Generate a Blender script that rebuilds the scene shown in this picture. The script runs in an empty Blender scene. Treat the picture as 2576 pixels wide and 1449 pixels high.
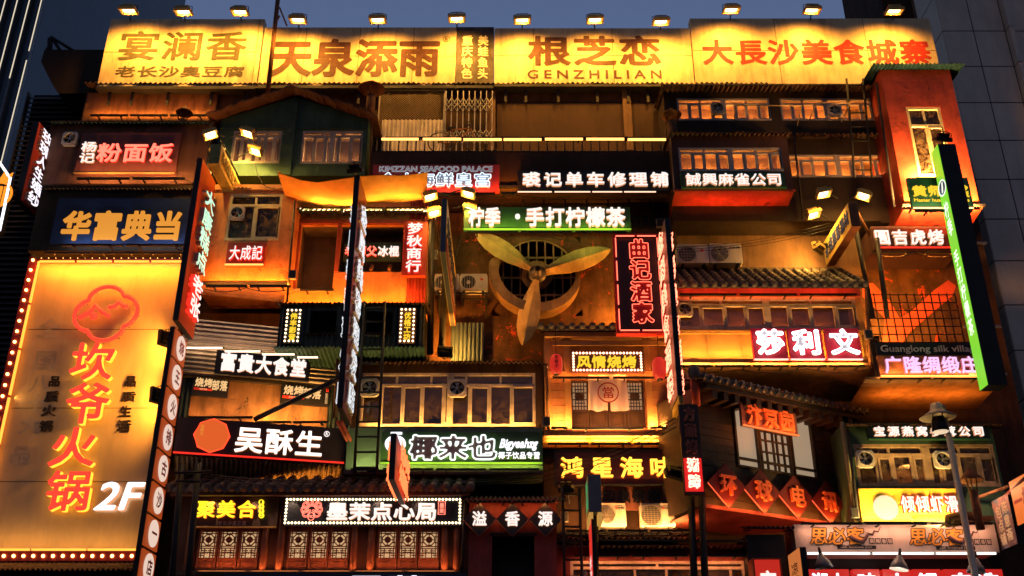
import bpy, math, random
from mathutils import Vector, Matrix
sc = bpy.context.scene
COL = sc.collection
rad = math.radians
random.seed(7)

# ------------------------------------------------------------------ camera, world, exposure
PIT = rad(25.0)
FPX = 2554.0                      # focal length in units of a 2576 px wide picture
CAMZ = 1.6
cd = bpy.data.cameras.new('camera'); cam = bpy.data.objects.new('camera', cd); COL.objects.link(cam)
cam.location = (0, 0, CAMZ); cam.rotation_euler = (rad(90) + PIT, 0, 0)
cd.sensor_width = 36; cd.lens = 36 * FPX / 2576; cd.clip_end = 2000; cd.clip_start = .1
sc.camera = cam
w = bpy.data.worlds.new('World'); sc.world = w; w.use_nodes = True
nt = w.node_tree; bg = nt.nodes['Background']
sky = nt.nodes.new('ShaderNodeTexSky'); sky.sky_type = 'NISHITA'; sky.sun_disc = False
sky.sun_elevation = rad(-2.0); sky.sun_rotation = rad(0); sky.altitude = 100; sky.ozone_density = 2.0
hs = nt.nodes.new('ShaderNodeHueSaturation'); hs.inputs['Saturation'].default_value = .92
nt.links.new(sky.outputs[0], hs.inputs['Color']); nt.links.new(hs.outputs[0], bg.inputs[0])
bg.inputs[1].default_value = 1.35
sc.view_settings.view_transform = 'Standard'; sc.view_settings.look = 'None'
sc.view_settings.exposure = 0; sc.view_settings.gamma = 1
cy = sc.cycles
cy.use_denoising = True; cy.max_bounces = 5; cy.diffuse_bounces = 2; cy.glossy_bounces = 2
cy.transparent_max_bounces = 8; cy.transmission_bounces = 2
cy.sample_clamp_indirect = 3; cy.sample_clamp_direct = 0; cy.caustics_reflective = False; cy.caustics_refractive = False
cy.use_light_tree = True

# ------------------------------------------------------------------ picture <-> place
cP, sP = math.cos(PIT), math.sin(PIT)
CAMP = Vector((0, 0, CAMZ))
def ray(u, v):
    a = (u - 1288) / FPX; b = (724.5 - v) / FPX
    return Vector((a, cP - b * sP, sP + b * cP))
def P(u, v, Y):
    d = ray(u, v); return CAMP + d * (Y / d.y)
def proj(p):
    q = p - CAMP; dep = q.y * cP + q.z * sP; h = -q.y * sP + q.z * cP
    return 1288 + FPX * q.x / dep, 724.5 - FPX * h / dep

class Fr:
    """a vertical plane standing in the place: origin (bottom left), turn about z, width, height"""
    def __init__(s, o, ang, W, H):
        s.o = Vector(o); s.ang = ang; s.W = W; s.H = H
        s.ex = Vector((math.cos(ang), math.sin(ang), 0)); s.ey = Vector((-math.sin(ang), math.cos(ang), 0))
    def uv(s, u, v, y=0):
        d = ray(u, v); o = s.o + s.ey * y
        t = (o - CAMP).dot(s.ey) / d.dot(s.ey); q = CAMP + d * t - s.o
        return q.dot(s.ex), q.z
    def rc(s, r, y=0):
        a, b, c, d = r; um, vm = (a + c) / 2, (b + d) / 2
        return s.uv(a, vm, y)[0], s.uv(c, vm, y)[0], s.uv(um, d, y)[1], s.uv(um, b, y)[1]
    def pt(s, x, y, z): return s.o + s.ex * x + s.ey * y + Vector((0, 0, z))
def R(r, Y, YR=None, vl=None):
    uL, vT, uR, vB = r; vm = (vT + vB) / 2 if vl is None else vl
    YR = Y if YR is None else YR
    a = P(uL, vm, Y); b = P(uR, vm if YR == Y else vm + 0, YR)
    zT = P(uL, vT, Y).z; zB = P(uL, vB, Y).z
    if YR != Y: # right end at the same height
        for _ in range(20):
            vv = proj(Vector((b.x, YR, a.z)))[1]; b = P(uR, vv, YR)
    d = b - a
    return Fr((a.x, a.y, zB), math.atan2(d.y, d.x), math.hypot(d.x, d.y), zT - zB)
def SIDE(uN, uF, vF, YF, vT, vB):
    """a plane standing out from the facade: near edge uN (its top vT, bottom vB), far edge uF at height vF"""
    f = P(uF, vF, YF); lo, hi = 8., YF
    for _ in range(60):
        m = (lo + hi) / 2; u = proj(Vector((f.x, m, f.z)))[0]
        if abs(u - 1288) > abs(uN - 1288): lo = m
        else: hi = m
    YN = (lo + hi) / 2
    zT = P(uN, vT, YN).z; zB = P(uN, vB, YN).z
    if uN < uF: return Fr((f.x, YN, zB), rad(90), YF - YN, zT - zB)
    return Fr((f.x, YF, zB), rad(-90), YF - YN, zT - zB)

# ------------------------------------------------------------------ materials
MATS = {}
def M(name, col, rough=.75, metal=0., var=.25, streak=0., scale=2.5, bump=.12, spec=.3, dark=.35, stain=None, stain_s=1.2, stain_t=.6):
    if name in MATS: return MATS[name]
    m = bpy.data.materials.new(name); m.use_nodes = True; n = m.node_tree; b = n.nodes['Principled BSDF']
    def N(t): return n.nodes.new('ShaderNode' + t)
    def mixc(fac, c1, c2, mode='MIX'):
        x = N('Mix'); x.data_type = 'RGBA'; x.blend_type = mode; x.clamp_factor = True
        for s, val in ((x.inputs[0], fac), (x.inputs[6], c1), (x.inputs[7], c2)):
            if hasattr(val, 'is_output'): n.links.new(val, s)
            else: s.default_value = val if isinstance(val, float) else (*val[:3], 1)
        return x.outputs[2]
    def noise(sc_, det, vec, rgh=.6, dist=0.):
        t = N('TexNoise'); t.inputs['Scale'].default_value = sc_; t.inputs['Detail'].default_value = det; t.inputs['Roughness'].default_value = rgh; t.inputs['Distortion'].default_value = dist
        n.links.new(vec, t.inputs['Vector']); return t.outputs[0]
    def ramp(f, a, z):
        r = N('MapRange'); r.inputs[1].default_value = a; r.inputs[2].default_value = z; n.links.new(f, r.inputs[0]); return r.outputs[0]
    g = N('NewGeometry').outputs['Position']
    f = noise(scale, 5, g)
    out = mixc(ramp(f, .3, .7), [c * (1 - var) for c in col], [min(1, c * (1 + var)) for c in col])
    if streak:
        mp = N('Mapping'); mp.inputs['Scale'].default_value = (2.3, 2.3, .4); n.links.new(g, mp.inputs[0])
        s = ramp(noise(1.3, 8, mp.outputs[0], .72, .35), .46, .66)
        k = N('Math'); k.operation = 'MULTIPLY'; k.inputs[1].default_value = streak; n.links.new(s, k.inputs[0])
        out = mixc(k.outputs[0], out, [c * dark for c in col])
    if stain:
        s = ramp(noise(stain_s, 7, g, .75, .9), stain_t, stain_t + .06)
        out = mixc(s, out, stain)
    n.links.new(out, b.inputs['Base Color'])
    b.inputs['Roughness'].default_value = rough; b.inputs['Metallic'].default_value = metal
    b.inputs['Specular IOR Level'].default_value = spec
    if bump:
        bp = N('Bump'); bp.inputs['Strength'].default_value = bump; bp.inputs['Distance'].default_value = .03
        n.links.new(noise(scale * 9, 4, g), bp.inputs['Height']); n.links.new(bp.outputs[0], b.inputs['Normal'])
    MATS[name] = m; return m
def E(name, col, s):
    if name in MATS: return MATS[name]
    m = bpy.data.materials.new(name); m.use_nodes = True; b = m.node_tree.nodes['Principled BSDF']
    b.inputs['Base Color'].default_value = (*[c * .12 for c in col], 1); b.inputs['Roughness'].default_value = .5
    b.inputs['Emission Color'].default_value = (*col, 1); b.inputs['Emission Strength'].default_value = s
    MATS[name] = m; return m
def GL(name, tint, gloss=.12, rough=.06, dirt=.25):
    if name in MATS: return MATS[name]
    m = bpy.data.materials.new(name); m.use_nodes = True; n = m.node_tree; n.nodes.remove(n.nodes['Principled BSDF'])
    o = n.nodes['Material Output']; t = n.nodes.new('ShaderNodeBsdfTransparent'); t.inputs[0].default_value = (*tint, 1)
    gl = n.nodes.new('ShaderNodeBsdfGlossy'); gl.inputs['Roughness'].default_value = rough
    d = n.nodes.new('ShaderNodeBsdfDiffuse'); d.inputs[0].default_value = (.3, .2, .1, 1)
    a = n.nodes.new('ShaderNodeMixShader'); a.inputs[0].default_value = gloss
    n.links.new(t.outputs[0], a.inputs[1]); n.links.new(gl.outputs[0], a.inputs[2])
    b = n.nodes.new('ShaderNodeMixShader'); g = n.nodes.new('ShaderNodeNewGeometry')
    no = n.nodes.new('ShaderNodeTexNoise'); no.inputs['Scale'].default_value = 3.5; no.inputs['Detail'].default_value = 4; no.inputs['Distortion'].default_value = 2
    r = n.nodes.new('ShaderNodeMapRange'); r.inputs[1].default_value = .4; r.inputs[2].default_value = .8; r.inputs[4].default_value = dirt
    n.links.new(g.outputs['Position'], no.inputs['Vector']); n.links.new(no.outputs[0], r.inputs[0]); n.links.new(r.outputs[0], b.inputs[0])
    n.links.new(a.outputs[0], b.inputs[1]); n.links.new(d.outputs[0], b.inputs[2]); n.links.new(b.outputs[0], o.inputs[0])
    MATS[name] = m; return m

# ------------------------------------------------------------------ glyphs
import numpy as np
GC = {}
def outline(ch):
    c = bpy.data.curves.new('glyph', 'FONT'); c.body = ch; c.resolution_u = 3
    o = bpy.data.objects.new('glyph', c); COL.objects.link(o); bpy.context.view_layer.update()
    m = o.to_mesh(); vs = [(v.co.x, v.co.y) for v in m.vertices]; fs = []
    for p in m.polygons:
        idx = list(p.vertices)
        if p.normal.z < 0: idx.reverse()
        fs.append(idx)
    o.to_mesh_clear(); bpy.data.objects.remove(o); bpy.data.curves.remove(c)
    de = set()
    for f in fs:
        for i in range(len(f)): de.add((f[i], f[(i + 1) % len(f)]))
    return np.array([[*vs[a], *vs[b]] for a, b in de if (b, a) not in de])
OC = {}
def glyph(ch, off):
    """glyph grown by `off`: distance field of its outline, contoured on a grid, so heavy strokes never break"""
    k = (ch, off)
    if k in GC: return GC[k]
    if ch not in OC: OC[ch] = outline(ch)
    S = OC[ch]; h = 1 / 52. if ord(ch[0]) > 0x2e80 else 1 / 34.
    x0, x1 = min(S[:, 0]) - off - 2 * h, max(S[:, 0]) + off + 2 * h; y0, y1 = min(S[:, 1]) - off - 2 * h, max(S[:, 1]) + off + 2 * h
    nx, ny = int((x1 - x0) / h) + 2, int((y1 - y0) / h) + 2
    gx = x0 + h * np.arange(nx); gy = y0 + h * np.arange(ny); D = np.empty((ny, nx))
    ax, ay, bx, by = S.T; dx, dy = bx - ax, by - ay; L = dx * dx + dy * dy + 1e-12
    for j in range(ny):
        px = gx[:, None]; py = gy[j]
        t = np.clip(((px - ax) * dx + (py - ay) * dy) / L, 0, 1)
        d = np.sqrt((((px - ax) - t * dx) ** 2 + ((py - ay) - t * dy) ** 2).min(1))
        cr = (ay > py) != (by > py); xi = ax + (py - ay) * dx / np.where(np.abs(dy) < 1e-12, 1e-12, dy)
        ins = ((cr & (px < xi)).sum(1) % 2) == 1
        D[j] = np.where(ins, d, -d) + off
    vs = []; idx = {}; fs = []; be = []
    def gp(i, j):
        q = ('g', i, j)
        if q not in idx: idx[q] = len(vs); vs.append((gx[i], gy[j]))
        return idx[q]
    def ep(a, b):
        q = (min(a, b), max(a, b))
        if q not in idx:
            (i, j), (i2, j2) = q; d1, d2 = D[j, i], D[j2, i2]; t = d1 / (d1 - d2)
            idx[q] = len(vs); vs.append((gx[i] + (gx[i2] - gx[i]) * t, gy[j] + (gy[j2] - gy[j]) * t))
        return idx[q]
    I = D > 0
    for j in range(ny - 1):
        run = None
        for i in range(nx - 1):
            cs = ((i, j), (i + 1, j), (i + 1, j + 1), (i, j + 1)); st = [I[c[1], c[0]] for c in cs]; n = sum(st)
            if n == 4:
                if run is None: run = i
                continue
            if run is not None: fs.append([gp(run, j), gp(i, j), gp(i, j + 1), gp(run, j + 1)]); run = None
            if n == 0: continue
            pl = []; ty = []
            for q in range(4):
                if st[q]: pl.append(gp(*cs[q])); ty.append(0)
                if st[q] != st[(q + 1) % 4]: pl.append(ep(cs[q], cs[(q + 1) % 4])); ty.append(1 if st[q] else 2)
            fs.append(pl)
            for q in range(len(pl)):
                r = (q + 1) % len(pl)
                if ty[q] == 1 and ty[r] == 2: be.append((pl[q], pl[r]))
        if run is not None: fs.append([gp(run, j), gp(nx - 1, j), gp(nx - 1, j + 1), gp(run, j + 1)])
    nxt = {}
    for a, b in be: nxt.setdefault(a, []).append(b)
    loops = []
    while nxt:
        s = next(iter(nxt)); lp = [s]; cur = s
        while True:
            l = nxt.get(cur)
            if not l: break
            nn = l.pop()
            if not l: del nxt[cur]
            if nn == s: break
            lp.append(nn); cur = nn
        if len(lp) > 4: loops.append(lp)
    GC[k] = (vs, fs, be, loops); return GC[k]

# ------------------------------------------------------------------ mesh builder
class MB:
    def __init__(s): s.v = []; s.f = []; s.m = []; s.sm = []
    def add(s, vs, fs, m=0, sm=False):
        o = len(s.v); s.v += [tuple(p) for p in vs]
        for f in fs: s.f.append([i + o for i in f]); s.m.append(m); s.sm.append(sm)
    def box(s, x0, x1, y0, y1, z0, z1, m=0):
        s.add([(x0, y0, z0), (x1, y0, z0), (x1, y1, z0), (x0, y1, z0), (x0, y0, z1), (x1, y0, z1), (x1, y1, z1), (x0, y1, z1)],
              [(0, 3, 2, 1), (4, 5, 6, 7), (0, 1, 5, 4), (1, 2, 6, 5), (2, 3, 7, 6), (3, 0, 4, 7)], m); return s
    def quad(s, a, b, c, d, m=0): s.add([a, b, c, d], [(0, 1, 2, 3)], m)
    def tube(s, pts, r, m=0, n=6, closed=False, sm=True):
        pts = [Vector(p) for p in pts]; k = len(pts); vs = []; fs = []
        up = Vector((0, 0, 1))
        for i, p in enumerate(pts):
            a = pts[i - 1] if (i or closed) else p; b = pts[(i + 1) % k] if (i < k - 1 or closed) else p
            t = (b - a).normalized() if (b - a).length > 1e-9 else Vector((0, 0, 1))
            x = t.cross(up) if abs(t.z) < .95 else t.cross(Vector((0, 1, 0)))
            x.normalize(); y = t.cross(x)
            for j in range(n):
                an = 2 * math.pi * j / n; vs.append(p + (x * math.cos(an) + y * math.sin(an)) * (r if not callable(r) else r(i / (k - 1))))
        for i in range(k if closed else k - 1):
            for j in range(n):
                fs.append((i * n + j, i * n + (j + 1) % n, ((i + 1) % k) * n + (j + 1) % n, ((i + 1) % k) * n + j))
        if not closed: fs += [tuple(range(n - 1, -1, -1)), tuple(range((k - 1) * n, k * n))]
        s.add(vs, fs, m, sm); return s
    def cyl(s, a, b, r0, r1=None, m=0, n=12):
        r1 = r0 if r1 is None else r1
        return s.tube([a, b], (lambda t: r0 + (r1 - r0) * t), m, n)
    def prism(s, poly, y0, y1, m=0):
        k = len(poly); vs = [(x, y0, z) for x, z in poly] + [(x, y1, z) for x, z in poly]
        s.add(vs, [tuple(range(k)), tuple(range(2 * k - 1, k - 1, -1))] + [((i + 1) % k, i, k + i, k + (i + 1) % k) for i in range(k)], m); return s
    def sph(s, c, r, m=0, a=8, b=5, sz=1.):
        vs = []; fs = []
        for i in range(1, b):
            t = math.pi * i / b
            for j in range(a):
                q = 2 * math.pi * j / a; vs.append((c[0] + r * math.sin(t) * math.cos(q), c[1] + r * math.sin(t) * math.sin(q), c[2] + r * sz * math.cos(t)))
        for i in range(b - 2):
            for j in range(a): fs.append((i * a + j, (i + 1) * a + j, (i + 1) * a + (j + 1) % a, i * a + (j + 1) % a))
        vs += [(c[0], c[1], c[2] + r * sz), (c[0], c[1], c[2] - r * sz)]; k = len(vs)
        for j in range(a): fs += [(k - 2, j, (j + 1) % a), (k - 1, (b - 2) * a + (j + 1) % a, (b - 2) * a + j)]
        s.add(vs, fs, m, True); return s
    def lathe(s, prof, c, m=0, n=16):
        vs = []; fs = []
        for r, z in prof:
            for j in range(n): q = 2 * math.pi * j / n; vs.append((c[0] + r * math.cos(q), c[1] + r * math.sin(q), c[2] + z))
        for i in range(len(prof) - 1):
            for j in range(n): fs.append((i * n + j, i * n + (j + 1) % n, (i + 1) * n + (j + 1) % n, (i + 1) * n + j))
        s.add(vs, fs, m, True); return s
    def ring(s, c, R0, R1, y0, y1, m=0, n=24, a0=0., a1=360.):
        """flat ring in the xz plane with thickness in y"""
        vs = []; fs = []; full = abs(a1 - a0) >= 359.9; k = n if full else n + 1
        for i in range(k):
            q = rad(a0 + (a1 - a0) * i / n); cq, sq = math.cos(q), math.sin(q)
            for r, y in ((R0, y0), (R1, y0), (R1, y1), (R0, y1)): vs.append((c[0] + r * cq, y, c[1] + r * sq))
        for i in range(n):
            a = i * 4; b = ((i + 1) % k) * 4
            for j in range(4): fs.append((a + j, a + (j + 1) % 4, b + (j + 1) % 4, b + j))
        if not full: fs += [(0, 1, 2, 3), (4 * n + 3, 4 * n + 2, 4 * n + 1, 4 * n)]
        s.add(vs, fs, m); return s
    def disc(s, c, r, y0, y1, m=0, n=20, rz=None):
        rz = rz or r
        return s.prism([(c[0] + r * math.cos(2 * math.pi * i / n), c[1] + rz * math.sin(2 * math.pi * i / n)) for i in range(n)], y0, y1, m)
    def corr(s, x0, x1, A, B, pitch=.12, amp=.025, m=0, th=.012, jag=0.):
        """corrugated sheet between front edge A=(y,z) and back edge B=(y,z), waves along x"""
        n = max(4, int((x1 - x0) / pitch * 6)); vs = []; fs = []
        d = Vector((B[0] - A[0], B[1] - A[1])); d.normalize(); nn = Vector((-d.y, d.x))
        if nn.y < 0: nn = -nn
        for i in range(n + 1):
            x = x0 + (x1 - x0) * i / n; o = amp * math.sin(2 * math.pi * (x - x0) / pitch)
            jj = jag * (math.sin(x * 7.3) + math.sin(x * 3.1 + 1)) * .5
            for (y, z) in ((A[0] - d.x * jj, A[1] - d.y * jj), B):
                for h in (0, th): vs.append((x, y + nn.x * (o + h), z + nn.y * (o + h)))
        for i in range(n):
            a = i * 4; b = a + 4
            fs += [(a, b, b + 2, a + 2), (a + 1, a + 3, b + 3, b + 1), (a, a + 1, b + 1, b), (a + 2, b + 2, b + 3, a + 3)]
        s.add(vs, fs, m, False); return s
    def corrz(s, x0, x1, z0, z1, y, pitch=.12, amp=.025, m=0):
        n = max(4, int((z1 - z0) / pitch * 6)); vs = []; fs = []
        for i in range(n + 1):
            z = z0 + (z1 - z0) * i / n; o = amp * math.sin(2 * math.pi * (z - z0) / pitch)
            vs += [(x0, y + o, z), (x1, y + o, z), (x1, y + o + .015, z), (x0, y + o + .015, z)]
        for i in range(n):
            a = i * 4; b = a + 4; fs += [(a, a + 1, b + 1, b), (a + 2, a + 3, b + 3, b + 2)]
        s.add(vs, fs, m); return s
    def corrv(s, x0, x1, z0, z1, y, pitch=.12, amp=.025, m=0):
        """upright corrugated sheet, ribs vertical"""
        n = max(4, int((x1 - x0) / pitch * 6)); vs = []; fs = []
        for i in range(n + 1):
            x = x0 + (x1 - x0) * i / n; o = amp * math.sin(2 * math.pi * (x - x0) / pitch)
            vs += [(x, y + o, z0), (x, y + o, z1), (x, y + o + .015, z1), (x, y + o + .015, z0)]
        for i in range(n):
            a = i * 4; b = a + 4; fs += [(a, b, b + 1, a + 1), (a + 2, b + 2, b + 3, a + 3), (a, a + 3, b + 3, b), (a + 1, b + 1, b + 2, a + 2)]
        s.add(vs, fs, m); return s
    def tiles(s, x0, x1, A, B, pitch=.26, r=.085, m=0, m2=1):
        """chinese tiled roof: base sheet, round cover tiles with end caps, drip tiles"""
        d = Vector((0, B[0] - A[0], B[1] - A[1])); L = d.length; d.normalize(); nn = Vector((0, -d.z, d.y))
        a = Vector((0, A[0], A[1])); b = Vector((0, B[0], B[1]))
        n = max(2, int(round((x1 - x0) / pitch)))
        s.add([(x0, *a.yz), (x1, *a.yz), (x1, *b.yz), (x0, *b.yz)], [(0, 1, 2, 3)], m2)
        q = -nn * .1
        s.add([(x0, *(a + q).yz), (x1, *(a + q).yz), (x1, *(b + q).yz), (x0, *(b + q).yz), (x0, *a.yz), (x1, *a.yz)], [(3, 2, 1, 0), (0, 1, 5, 4)], m2)
        for i in range(n + 1):
            x = x0 + (x1 - x0) * i / n + random.uniform(-.012, .012)
            st = max(1, int(L / .3))
            for j in range(st):
                p0 = a + d * (L * j / st); p1 = a + d * (L * (j + 1) / st + .02)
                o = nn * (r * .25 - .004 * (j % 2)); ra = r * random.uniform(.95, 1.05)
                s.cyl((x, *(p0 + o).yz), (x, *(p1 + o).yz), ra, ra * .9, m, 10)
            e = a + nn * r * .25 - d * .03
            s.cyl((x, *e.yz), (x, *(e + d * .035).yz), r * 1.12, r * 1.12, m, 12)
            if i < n:
                xm = x + (x1 - x0) / n / 2; h = pitch * .36
                s.prism([(xm - h, A[1] + .02), (xm + h, A[1] + .02), (xm + h * .6, A[1] - .06), (xm, A[1] - .1), (xm - h * .6, A[1] - .06)], A[0] - .02, A[0] + .02, m)
        return s
    def wall(s, W, H, D, holes=(), m=0, mr=1, rd=.7):
        xs = sorted({0, W, *[h[0] for h in holes], *[h[1] for h in holes]}); zs = sorted({0, H, *[h[2] for h in holes], *[h[3] for h in holes]})
        for i in range(len(xs) - 1):
            for j in range(len(zs) - 1):
                cx, cz = (xs[i] + xs[i + 1]) / 2, (zs[j] + zs[j + 1]) / 2
                if any(h[0] < cx < h[1] and h[2] < cz < h[3] for h in holes): continue
                s.quad((xs[i], 0, zs[j]), (xs[i + 1], 0, zs[j]), (xs[i + 1], 0, zs[j + 1]), (xs[i], 0, zs[j + 1]), m)
        s.quad((0, 0, 0), (0, 0, H), (0, D, H), (0, D, 0), m); s.quad((W, 0, 0), (W, D, 0), (W, D, H), (W, 0, H), m)
        s.quad((0, 0, H), (W, 0, H), (W, D, H), (0, D, H), m); s.quad((0, 0, 0), (0, D, 0), (W, D, 0), (W, 0, 0), m)
        s.quad((0, D, 0), (0, D, H), (W, D, H), (W, D, 0), m)
        for h in holes:
            a, b, c, e = h[:4]; r = h[4] if len(h) > 4 else rd
            for k, (q0, q1, mm) in enumerate(((0, .12, m), (.12, r, mr))):
                s.quad((a, q0, c), (a, q1, c), (a, q1, e), (a, q0, e), mm); s.quad((b, q0, c), (b, q0, e), (b, q1, e), (b, q1, c), mm)
                s.quad((a, q0, c), (b, q0, c), (b, q1, c), (a, q1, c), mm); s.quad((a, q0, e), (a, q1, e), (b, q1, e), (b, q0, e), mm)
            s.quad((a, r, c), (b, r, c), (b, r, e), (a, r, e), mr)
        return s
    def text(s, t, x0, x1, z0, z1, y=0., d=.06, mf=0, ms=1, bold=.02, vert=False, sh=0., fill=.96, neon=0., whole=None):
        """t set into the box, back at y, face at y-d (towards the street); neon>0 gives outline tubes of that radius instead"""
        if bold > .02 and not neon: bold = round(.008 + bold * .58, 4)
        elif neon: bold = round(bold * .7, 4)
        if whole is None: whole = any(ord(c) < 0x2e80 for c in t)
        cells = []
        if whole: cells.append((t, x0, x1, z0, z1))
        else:
            n = len(t)
            for i, ch in enumerate(t):
                if vert: h = (z1 - z0) / n; cells.append((ch, x0, x1, z1 - (i + 1) * h, z1 - i * h))
                else: ww = (x1 - x0) / n; cells.append((ch, x0 + i * ww, x0 + (i + 1) * ww, z0, z1))
        for ch, a, b, c, e in cells:
            if ch in ' \u3000': continue
            vs, fs, be, lps = glyph(ch, bold)
            if whole:
                X0 = min(p[0] for p in vs); X1 = max(p[0] for p in vs); Z0 = min(p[1] for p in vs); Z1 = max(p[1] for p in vs)
                fx = lambda p: a + (p[0] - X0) / (X1 - X0) * (b - a); fz = lambda p: c + (p[1] - Z0) / (Z1 - Z0) * (e - c)
            else:
                k = fill
                fx = lambda p: (a + b) / 2 + (p[0] - .5) * (b - a) * k; fz = lambda p: (c + e) / 2 + (p[1] - .38) * (e - c) * k
            q = [(fx(p) + sh * (fz(p) - (c + e) / 2), fz(p)) for p in vs]
            if neon:
                for lp in lps:
                    pts = [];
                    for i in lp:
                        if not pts or abs(q[i][0] - pts[-1][0]) + abs(q[i][1] - pts[-1][1]) > neon * 1.7: pts.append(q[i])
                    if len(pts) < 3: continue
                    s.tube([(x, y - d, z) for x, z in pts], neon, mf, 4, True)
                continue
            s.add([(x, y - d, z) for x, z in q], fs, mf)
            if d > .015:
                o = [];
                for i, j in be: o += [[(q[j][0], y - d, q[j][1]), (q[i][0], y - d, q[i][1]), (q[i][0], y, q[i][1]), (q[j][0], y, q[j][1])]]
                for qq in o: s.add(qq, [(0, 1, 2, 3)], ms)
        return s
    def obj(s, name, mats, parent=None, loc=None):
        me = bpy.data.meshes.new(name); me.from_pydata(s.v, [], s.f)
        mats = mats if isinstance(mats, (list, tuple)) else [mats]
        for mm in mats: me.materials.append(mm)
        me.polygons.foreach_set('material_index', [min(i, len(mats) - 1) for i in s.m]); me.polygons.foreach_set('use_smooth', s.sm)
        me.update()
        o = bpy.data.objects.new(name, me); COL.objects.link(o)
        if parent: o.parent = parent
        if loc is not None: o.location = loc
        return o
def box(name, mats, parent, *b): return MB().box(*b).obj(name, mats, parent)

def tag(o, label=None, cat=None, group=None, kind=None):
    for k, val in (('label', label), ('category', cat), ('group', group), ('kind', kind)):
        if val: o[k] = val
    return o
def thing(name, fr, label, cat, group=None):
    o = bpy.data.objects.new(name, None); COL.objects.link(o); o.empty_display_size = .2
    if isinstance(fr, Fr): o.location = fr.o; o.rotation_euler = (0, 0, fr.ang)
    else: o.location = fr
    return tag(o, label, cat, group)
def dup(o, parent=None):
    c = o.copy(); COL.objects.link(c); c.parent = parent
    for ch in list(o.children): dup(ch, c)
    return c
def light(kind, parent, loc, power, col, rot=(0, 0, 0), sx=.1, sy=.05, spot=2.2, blend=.3, radius=.05):
    l = bpy.data.lights.new('lamp_light', kind); l.energy = power * {'AREA': 3., 'SPOT': 1.7, 'POINT': 6.}[kind]; l.color = col
    if kind == 'AREA': l.shape = 'RECTANGLE'; l.size = sx; l.size_y = sy
    elif kind == 'SPOT': l.spot_size = spot; l.spot_blend = blend; l.shadow_soft_size = radius
    else: l.shadow_soft_size = radius
    o = bpy.data.objects.new('lamp_light', l); COL.objects.link(o); o.location = loc; o.rotation_euler = rot
    if parent: o.parent = parent
    return o
def ordn(i, n):
    if n == 1: return 'single'
    if i == 0: return 'leftmost'
    if i == n - 1: return 'rightmost'
    return ['', 'second', 'third', 'fourth', 'fifth', 'sixth', 'seventh', 'eighth', 'ninth', 'tenth', 'eleventh', 'twelfth'][i] + ' from left'

OR = (1, .265, .022); YL = (1, .44, .07); WW = (1, .72, .4); RED = (1, .06, .03)
# shared materials
black = M('black_metal', (.012, .012, .013), .5, .2, .3, bump=0)
dark = M('dark_steel', (.03, .028, .028), .6, .4, .3, bump=.05)
wht = E('white_letters', (1, .9, .84), 1.08); whs = E('white_letter_sides', (1, .45, .22), .8)
coolw = E('cool_white_letters', (.95, .93, 1), 1.5); cools = E('cool_letter_sides', (.8, .6, .6), .35)
rust = M('rusty_steel', (.16, .07, .035), .8, .2, .4, .5, 4)
brown = M('brown_plaster', (.055, .026, .013), .85, 0, .45, .8, .8, .25, dark=.2)
darkwall = M('dark_plaster', (.035, .022, .014), .85, 0, .3, .6, 1, .2)
concrete = M('stained_concrete', (.17, .095, .05), .85, 0, .3, .75, .9, .2)
maroon = M('maroon_paint', (.24, .045, .035), .6, 0, .3, .5, 1.5, .12)
orange = M('orange_paint', (.55, .22, .07), .6, 0, .3, .5, 1.6, .12, dark=.4, stain=(.27, .07, .025), stain_s=1.1, stain_t=.57)
redp = M('red_paint', (.5, .07, .03), .6, 0, .35, .6, 1.3, .15, dark=.4, stain=(.14, .025, .015), stain_s=.9, stain_t=.58)
green = M('green_plaster', (.045, .095, .06), .75, 0, .3, .5, 1.2, .2, stain=(.2, .2, .13), stain_s=1.7, stain_t=.64)
frame = M('weathered_white_frame', (.5, .42, .33), .7, 0, .25, .5, 5, .1, dark=.35)
greyf = M('grey_frame', (.42, .37, .33), .7, 0, .25, .5, 5, .1)
glass = GL('window_glass', (.75, .7, .65), .05, .08, .15); dirty = GL('dirty_glass', (.6, .5, .35), .03, .2, .75)
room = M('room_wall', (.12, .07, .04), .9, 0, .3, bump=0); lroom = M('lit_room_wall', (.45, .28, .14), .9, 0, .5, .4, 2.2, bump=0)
teal = M('teal_sheet', (.018, .06, .07), .5, .3, .4, .6, 3, .05); bluesheet = M('blue_grey_sheet', (.035, .055, .055), .5, .3, .4, .6, 3, .05)
greysheet = M('grey_sheet', (.3, .28, .25), .5, .4, .3, .5, 3, .05); rustsheet = M('brown_sheet', (.1, .055, .03), .6, .3, .4, .6, 3, .06)
tile = M('roof_tile', (.1, .085, .07), .6, 0, .35, .3, 6, .1); tileb = M('roof_base', (.05, .04, .034), .8, 0, .3)
wood = M('dark_wood', (.045, .026, .016), .5, 0, .4, .5, 3, .15); rwood = M('red_wood', (.15, .055, .03), .5, 0, .4, .5, 3, .12)
acw = M('ac_casing', (.55, .5, .42), .5, 0, .12, .35, 3, .04, dark=.5)
cream = M('weathered_board', (.7, .55, .3), .55, 0, .2, .75, 1.3, .08, dark=.5, stain=(.25, .14, .05), stain_s=2.2, stain_t=.66)
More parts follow.
